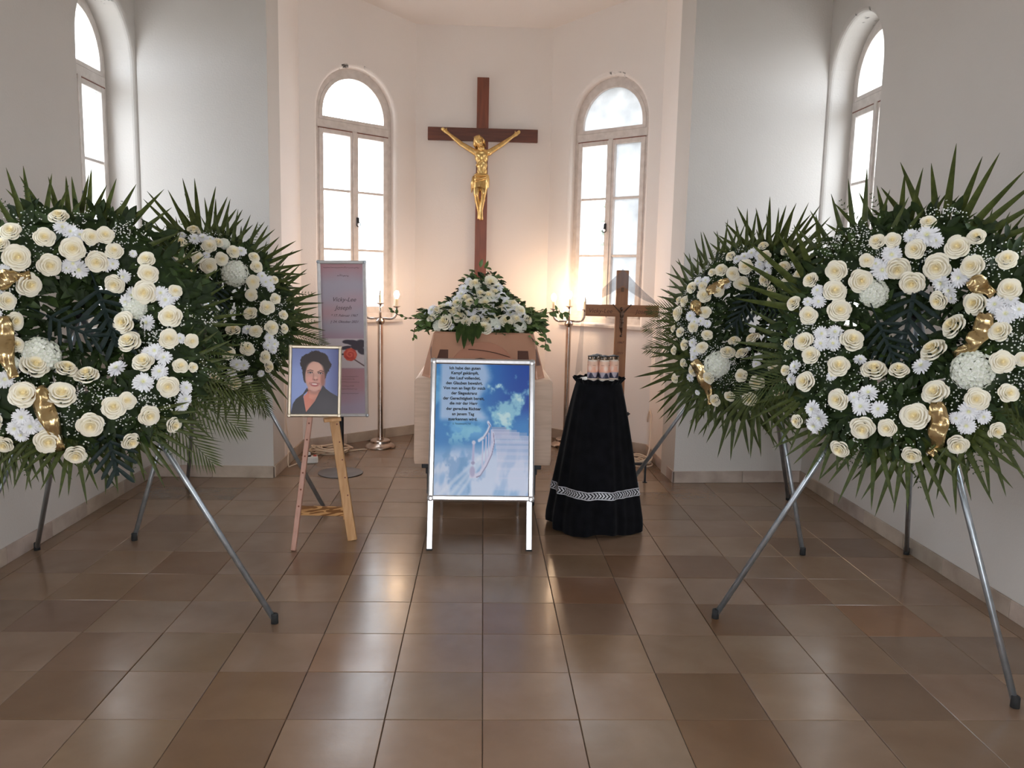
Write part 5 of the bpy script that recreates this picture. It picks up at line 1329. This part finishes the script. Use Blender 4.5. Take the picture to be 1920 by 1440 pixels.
for k, (v, a, c, am) in enumerate(((.028, -.12, .12, .007), (.080, -.03, .05, .009), (.748, -.03, .10, .006), (.765, -.03, .08, .006), (.785, -.03, .11, .006), (.812, -.03, .07, .006), (.832, -.03, .09, .006), (.862, -.03, .10, .006))):
    scribble(bp_, a, c, (.5 - v) * 1.006, .0006, am, SOFTINK, k)

for ch in list(fp.children):          # the print's frame and sheet are parts of the stand itself
    ch.parent = bs
    ch.matrix_local = fm @ ch.matrix_basis
bpy.data.objects.remove(fp)

# ================================================================== THREE-ARMED CANDLE STANDS
def candelabrum(x, y, label, lit):
    t = thing('candelabrum', label, 'candle holder', (x, y, 0), group='standing candelabra beside the coffin')
    b = MB(); b.lathe([(.112, 0), (.121, .003), (.119, .012), (.108, .024), (.088, .032), (.080, .038), (.078, .056), (.070, .062), (.028, .064), (.024, .080)], 28); bevel(b.build('base', CHROME, t, 30), .001)
    b = MB(); b.lathe([(.021, .08), (.021, .985)], 16); b.build('pole', CHROME, t, 40)
    b = MB(); b.lathe([(.020, .970), (.034, .985), (.036, 1.0), (.020, 1.018)], 20); b.build('collar', CHROME, t, 40)
    for k, dx in enumerate((-.125, 0, .125)):
        b = MB(); zt = 1.135 if dx == 0 else 1.112
        if dx == 0: b.tube([(0, 0, 1.0), (0, 0, zt)], .0085, 10)
        else:
            s = 1 if dx > 0 else -1; b.tube([(0, 0, 1.02), (s * .06, 0, 1.016)] + [(s * (.075 + .05 * math.sin(a)), 0, 1.066 - .05 * math.cos(a)) for a in [PI / 2 * q / 7 for q in range(8)]] + [(dx, 0, zt)], .0085, 10)
        arm = b.build('arm', CHROME, t, True)
        b = MB(); b.lathe([(.008, -.012), (.022, -.004), (.031, .002), (.031, .004), (.014, .002)], 20, (dx, 0, zt)); b.build('drip_pan', CHROME, arm, 40)
        b = MB(); b.lathe([(.0125, 0), (.0125, .062), (.006, .066)], 14, (dx, 0, zt)); b.build('candle_sleeve', CREAM, arm, 40)
        b = MB()
        if lit[k]: b.ell((dx, 0, zt + .094), (.021, .021, .030), 14, 10); b.build('bulb', BULB, arm, True)
        else: b.lathe([(.006, .062), (.011, .074), (.009, .09), (.001, .105)], 12, (dx, 0, zt)); b.build('bulb', BULB_OFF, arm, True)
candelabrum(-.814, 3.97, 'three-armed metal candelabrum half behind the pink poster, only its right bulb lit', (0, 0, 1))
candelabrum(.672, 4.13, 'three-armed metal candelabrum between the coffin and the wooden grave cross', (1, 1, 0))

# ================================================================== BLACK DRAPED TABLE WITH CANDLES
tb = thing('draped_table', 'narrow round table under a floor-length black cloth with silver braid', 'table', (.615, 1.985, 0))
b = MB(); b.lathe([(.115, .80), (.118, .806), (.115, .812)], 32); b.build('table_top', IRON, tb)
b = MB(); b.tube([(0, 0, .02), (0, 0, .80)], .02, 10); b.lathe([(.14, 0), (.14, .015), (.03, .02)], 20); b.build('pedestal', IRON, tb)
def hem(a, f):
    """cloth radius at angle a, f = 0 top .. 1 hem"""
    r = .118 + .138 * f ** .85
    fold = (.010 * math.sin(9 * a + .5) + .007 * math.sin(14 * a + 2.0) + .004 * math.sin(23 * a)) * f ** .7
    corner = .020 * f * abs(math.cos(2 * (a + .35))) ** 3
    return r + fold + corner - (.012 * max(0, (f - .93) / .07))
b = MB(); rings = []
for k in range(23):
    f = k / 22; z = .816 - .812 * f
    rings.append([(hem(a, f) * math.cos(a), hem(a, f) * math.sin(a), z + (.020 * (.5 + .5 * math.sin(4 * a + 1.4)) if k == 22 else 0)) for a in [2 * PI * j / 120 for j in range(120)]])
b.loft([[(x * .2, y * .2, .8165) for x, y, z in rings[0]]] + rings, True, False)
cl_ = b.build('tablecloth', BLACKCLOTH, tb, True)
b = MB(); rows = []
for f in range(5):
    rows.append([((.118 + .020 * f / 4 + .007 * math.sin(26 * a) * f / 4) * math.cos(a), (.118 + .020 * f / 4 + .007 * math.sin(26 * a) * f / 4) * math.sin(a), .795 + .032 * f / 4 + .004 * math.sin(17 * a) * f / 4) for a in [2 * PI * j / 140 for j in range(141)]])
b.grid(rows); b.build('ruffle', BLACKCLOTH, cl_, True)
def at(a, z, out=.0):
    f = (.816 - z) / .812; r = hem(a, f) + out; return (r * math.cos(a), r * math.sin(a), z)
b = MB(); NB = 84; zb = lambda a: .207
for j in range(NB):
    a0, a1 = 2 * PI * j / NB, 2 * PI * (j + 1) / NB; am = (a0 + a1) / 2
    for lo, hi in ((.0, .005), (.037, .042)):
        b.add([at(a0, zb(a0) + lo, .004), at(a1, zb(a1) + lo, .004), at(a1, zb(a1) + hi, .004), at(a0, zb(a0) + hi, .004)], [(0, 1, 2, 3)])
    z = zb(a0)
    b.add([at(a0, z + .007, .005), at(a0 + (a1 - a0) * .55, z + .007, .005), at(a1 + (a1 - a0) * .3, z + .021, .005), at(am + (a1 - a0) * .25, z + .021, .005)], [(0, 1, 2, 3)])
    b.add([at(am + (a1 - a0) * .25, z + .021, .005), at(a1 + (a1 - a0) * .3, z + .021, .005), at(a0 + (a1 - a0) * .55, z + .035, .005), at(a0, z + .035, .005)], [(0, 1, 2, 3)])
b.build('braid', BRAID, cl_)
dy = thing('doily', 'white paper doily under the grave candles on the black table', 'doily', (.615, 1.985, .8175))
b = MB(); rr = [(.100 + .004 * (j % 2)) for j in range(72)]
b.loft([[(r_ * k * math.cos(2 * PI * j / 72), r_ * k * math.sin(2 * PI * j / 72), zz - (.0025 * (j % 2) if k == 1 else 0)) for j, r_ in enumerate(rr)] for k, zz in ((.0001, .003), (.7, .003), (1, .004), (1.0, .0025))]); b.build('paper', WHITEPL, dy)
GLASSY = mat('candle_jar', (0.80, 0.66, 0.55), rough=0.15, spec=0.6)
WAX = mat('glowing_wax', (0.85, 0.55, 0.40), rough=0.5, sss=0.3)
def candle_print(par, r, z0, z1, seed):
    nx, ny = 64, 40; a = np.linspace(0, 2 * PI, nx); z = np.linspace(z1, z0, ny); A, Z = np.meshgrid(a, z); f = (z1 - Z) / (z1 - z0)
    n = fbm(A * 2 + seed, f * 3, 31, 3); img = np.zeros(A.shape + (3,)) + np.array((236, 196, 172.))  # peach print, brightened to stand in for the candle's glow
    blend(img, sst(.1, .5, f), (240, 178, 150)); blend(img, ellm(A % 1.6, f, .8, .42, .4, .16, .5), (250, 222, 206)); blend(img, sst(.64, .68, f - .10 * (n - .5)) , (176, 164, 176)); blend(img, sst(.0, .03, f - (.80 + .14 * np.sin(A * 4 + seed) + .12 * (n - .5))), (52, 50, 70)); blend(img, ((f > .22) & (f < .25) & ((A * 2) % 3 < 1.2)).astype(float), (170, 120, 110))
    v = np.stack([r * np.cos(A), r * np.sin(A), Z], -1).reshape(-1, 3); i = np.arange((ny - 1) * (nx - 1)); q = (i // (nx - 1)) * nx + i % (nx - 1); fc = np.stack([q, q + nx, q + nx + 1, q + 1], -1)
    me = bpy.data.meshes.new('label'); me.from_pydata(v.tolist(), [], fc.tolist()); me.materials.append(PRINT); me.shade_smooth()
    s = np.clip(img.reshape(-1, 3), 0, 255) / 255; l = ((s + .055) / 1.055) ** 2.4; at_ = me.attributes.new('print', 'FLOAT_COLOR', 'POINT'); at_.data.foreach_set('color', np.concatenate([l, np.ones((len(l), 1))], 1).astype(np.float32).ravel())
    place('label', me, par, Matrix.Identity(4))
SILV = mat('lid_metal', (0.30, 0.22, 0.15), (0.16, 0.11, 0.07), rough=0.3, metal=0.9)
for i, (x, y, lb) in enumerate(((-.043, -.052, 'printed grave candle at the left front on the white doily'), (.018, -.060, 'printed grave candle at the front centre of the white doily'), (.072, -.028, 'printed grave candle half hidden at the right, against the wooden grave cross'), (-.012, .012, 'printed grave candle behind the front ones, only its lid showing'))):
    g = thing('grave_candle', lb, 'candle', (.615 + x, 1.985 + y, .8215), rotz=i * .9, group='grave candles on the black table')
    b = MB(); b.lathe([(.024, 0), (.0275, .004), (.028, .012), (.028, .098), (.025, .106), (.0245, .110)], 26); b.build('jar', GLASSY, g, 40)
    candle_print(g, .0284, .010, .100, i)
    b = MB(); b.lathe([(.0255, .108), (.0275, .109), (.0275, .113), (.026, .114)], 26); ld = b.build('lid', SILV, g, 40)
    for k in range(7):
        a = 2 * PI * k / 7; b = MB(); b.bar((.0255 * math.cos(a), .0255 * math.sin(a), .112), (.0255 * math.cos(a), .0255 * math.sin(a), .124), .006, .0025, (math.cos(a), math.sin(a), 0)); b.build('post', SILV, ld)
    b = MB(); b.lathe([(.0275, .1235), (.029, .1245), (.027, .128), (.012, .131), (.003, .134)], 26); b.build('cap', IRON, ld, 40)

# ================================================================== WOODEN GRAVE CROSS, ITS VEIL AND STAND
CY = 2.95
gc = thing('grave_cross', 'light brown wooden grave cross with small bronze figure behind the black table', 'cross', (.889, CY, .13))
b = MB(); b.lohi((.849, CY - .014, .13), (.928, CY + .014, 1.416)); bevel(b.build('upright', CROSSWOOD, gc, world=True), .004)
cbm = mat('oiled_oak_across', (0.33, 0.135, 0.05), (0.25, 0.095, 0.035), rough=0.5, scale=9, stretch=(.6, 7, 7), detail=5)
b = MB(); b.lohi((.653, CY - .0145, 1.115), (1.133, CY + .0145, 1.192)); cb = bevel(b.build('crossbar', cbm, gc, world=True), .004)
fy = CY - .0148
TM = lambda x, z: MW[gc.name].inverted() @ Matrix.Translation((x, fy, z)) @ Matrix.Rotation(R(90), 4, 'X')
text('Vicky-Lee', cb, TM(.748, 1.150), .040, ENGRAVE, shear=.25)
text('Joseph', cb, TM(1.035, 1.150), .040, ENGRAVE, shear=.25)
text('1967', cb, TM(.889, .945), .022, ENGRAVE, shear=.2)
text('2021', cb, TM(.889, .875), .022, ENGRAVE, shear=.2)
b = MB(); b.lohi((.880, fy - .006, 1.278), (.898, fy, 1.306)); bevel(b.build('plaque', BRONZE, gc, world=True), .002)
b = MB(); b.ell((.889, fy - .003, .990), (.008, .005, .008), 10, 6); b.build('rosette', BRONZE, gc, True, world=True)
b = MB(); q = lambda x, z, d=.010: Vector((.889 + x, fy - d, z))
b.ell(q(0, 1.128), (.014, .009, .026), 10, 8); b.ell(q(0, 1.098), (.012, .009, .014), 10, 8); b.ell(q(.001, 1.082, .011), (.014, .010, .014), 10, 8); b.ell(q(-.004, 1.166, .014), (.010, .010, .012), 10, 8); b.capsule(q(0, 1.15), q(-.003, 1.16, .013), .006, .006, 6)
for s in (-1, 1):
    b.capsule(q(s * .013, 1.146), q(s * .034, 1.168, .008), .006, .0045, 6); b.capsule(q(s * .034, 1.168, .008), q(s * .056, 1.190, .005), .0045, .0035, 6); b.ell(q(s * .058, 1.192, .005), (.005, .004, .006), 6, 5)
b.capsule(q(-.005, 1.078), q(-.010, 1.045, .018), .008, .006, 6); b.capsule(q(-.010, 1.045, .018), q(.001, 1.012, .010), .006, .004, 6); b.capsule(q(.006, 1.078), q(.0, 1.046, .020), .008, .006, 6); b.capsule(q(.0, 1.046, .020), q(.003, 1.010, .013), .006, .004, 6); b.capsule(q(.002, 1.010, .012), q(.003, 1.0, .014), .005, .004, 6)
fg = b.build('bronze_figure', BRONZE, gc, world=True); rm = fg.modifiers.new('one_skin', 'REMESH'); rm.mode = 'VOXEL'; rm.voxel_size = .0022; rm.use_smooth_shade = True
cs = thing('cross_stand', 'black iron stand with clamp screw holding up the wooden grave cross', 'stand', (.889, CY, 0))
b = MB(); b.lohi((-.047, -.020, .06), (.047, -.0165, .50)); b.lohi((-.047, .0165, .06), (.047, .020, .50)); b.lohi((-.047, -.0165, .06), (-.0415, .0165, .50)); b.lohi((.0415, -.0165, .06), (.047, .0165, .50)); b.lohi((-.047, -.020, .056), (.047, .020, .062)); b.build('sleeve', IRON, cs)
b = MB(); b.tube([(.045, 0, .468), (.085, 0, .468)], .005, 8); b.lathe([(.012, -.014), (.012, .014)], 10, (.062, 0, .468), Matrix.Rotation(R(90), 4, 'Y')); b.build('clamp_screw', IRON, cs)
for ax, ay in ((1, 0), (-1, 0), (0, 1), (0, -1)):
    b = MB(); e = .205
    b.bar((ax * .04, ay * .02, .128), (ax * e, ay * e, .128), .022, .014); b.bar((ax * e, ay * e, .134), (ax * e, ay * e, .004), .012, .012, (0, 1, 0) if ax else (1, 0, 0)); b.lathe([(.016, 0), (.016, .006)], 10, (ax * e, ay * e, 0)); b.build('foot', IRON, cs)
vl = thing('tulle_veil', 'thin grey see-through tulle draped over the wooden grave cross', 'veil', (.889, CY, 1.42))
b = MB()
for s in (-1, 1):
    tip = Vector((s * .242, 0, -.215)); rows = []
    for k in range(9):
        f = k / 8; c = Vector((0, 0, .006)).lerp(tip, f); c.z += -.012 * math.sin(PI * f); dep = .105 * (1 - f) ** .8 + .004
        rows.append([c + Vector((0, yy, -dep * g)) for yy, g in ((.021, 1.0), (.021, .5), (.019, .03), (0, 0), (-.019, .03), (-.021, .5), (-.021, 1.0))])
    b.grid(rows); rows = []
    for k in range(9):
        f = k / 8; z = -.215 - .47 * f; rows.append([Vector((s * (.242 + (.004 + .048 * f ** .8) * u), .018 * math.sin(u * 9 + f * 2), z + .02 * f * math.sin(u * 6))) for u in (0, .25, .5, .75, 1)])
    b.grid(rows)
b.build('cloth', VEIL, vl, True)

# ================================================================== CABLES AND POWER BOX ON THE FLOOR
def coil(name, label, c, rx, ry, n, seed, extra=()):
    rg = random.Random(seed); t = thing(name, label, 'cable', (c[0], c[1], 0)); b = MB()
    for k in range(n):
        ox, oy, a0, sc = rg.uniform(-.03, .03), rg.uniform(-.03, .03), rg.uniform(0, 6), rg.uniform(.7, 1.1)
        b.tube([(ox + rx * sc * math.cos(a) , oy + ry * sc * math.sin(a), .0055 + .006 * k + .008 * (1 + math.sin(3 * a + a0)) * (k > 0)) for a in [2 * PI * q / 22 for q in range(23)]], .0055, 6)
    for path in extra: b.tube(path, .0055, 6)
    b.build('cord', CORD, t, True); return t
coil('cable_coil', 'tangled beige cable coil on the tiles behind the portrait easel', (-1.15, 3.745), .14, .085, 7, 4, [[(.1, .02, .005), (.2, .1, .005), (.25, .11, .005)], [(-.05, -.03, .006), (-.10, -.12, .006), (-.12, -.24, .006), (-.13, -.30, .02)]])
coil('cable_bundle', 'beige cable bundle on the floor under the wooden grave cross stand', (1.17, 3.50), .085, .10, 7, 9, [[(.05, .03, .03), (.085, .10, .09), (.10, .16, .20), (.111, .20, .33), (.112, .27, .36), (.112, .32, .30), (.112, .33, .26)]])
px_ = thing('power_box', 'white extension socket with red rocker switch on the floor behind the easel', 'socket', (-1.245, 3.40, 0), R(15))
b = MB(); b.lohi((-.055, -.035, 0), (.055, .035, .048)); bevel(b.build('housing', WHITEPL, px_), .010, 3)
b = MB(); b.lathe([(.026, .046), (.026, .052), (.020, .060), (.006, .062)], 20, (-.018, 0, 0)); b.build('plug', RUBBER, px_, 40)
b = MB(); b.lathe([(.022, .060), (.020, .076), (.008, .080)], 16, (-.018, 0, 0)); b.build('plug_top', WHITEPL, px_, 40)
b = MB(); b.lohi((.022, -.014, .046), (.046, .014, .055)); bevel(b.build('switch', REDPL, px_), .003)
cw = thing('wall_cable', 'beige cable running from the power box along the left chancel jamb', 'cable', (-1.36, 3.3, 0))
b = MB(); b.tube([(.06, .12, .012), (.03, .03, .006), (.0, -.06, .006), (-.012, -.03, .03), (-.022, .02, .10), (-.023, .06, .18), (-.0235, .0, .26), (-.0235, -.04, .38), (-.0235, -.02, .50), (-.0235, .0, .60)], .0042, 6); b.build('cord', CORD, cw, True)
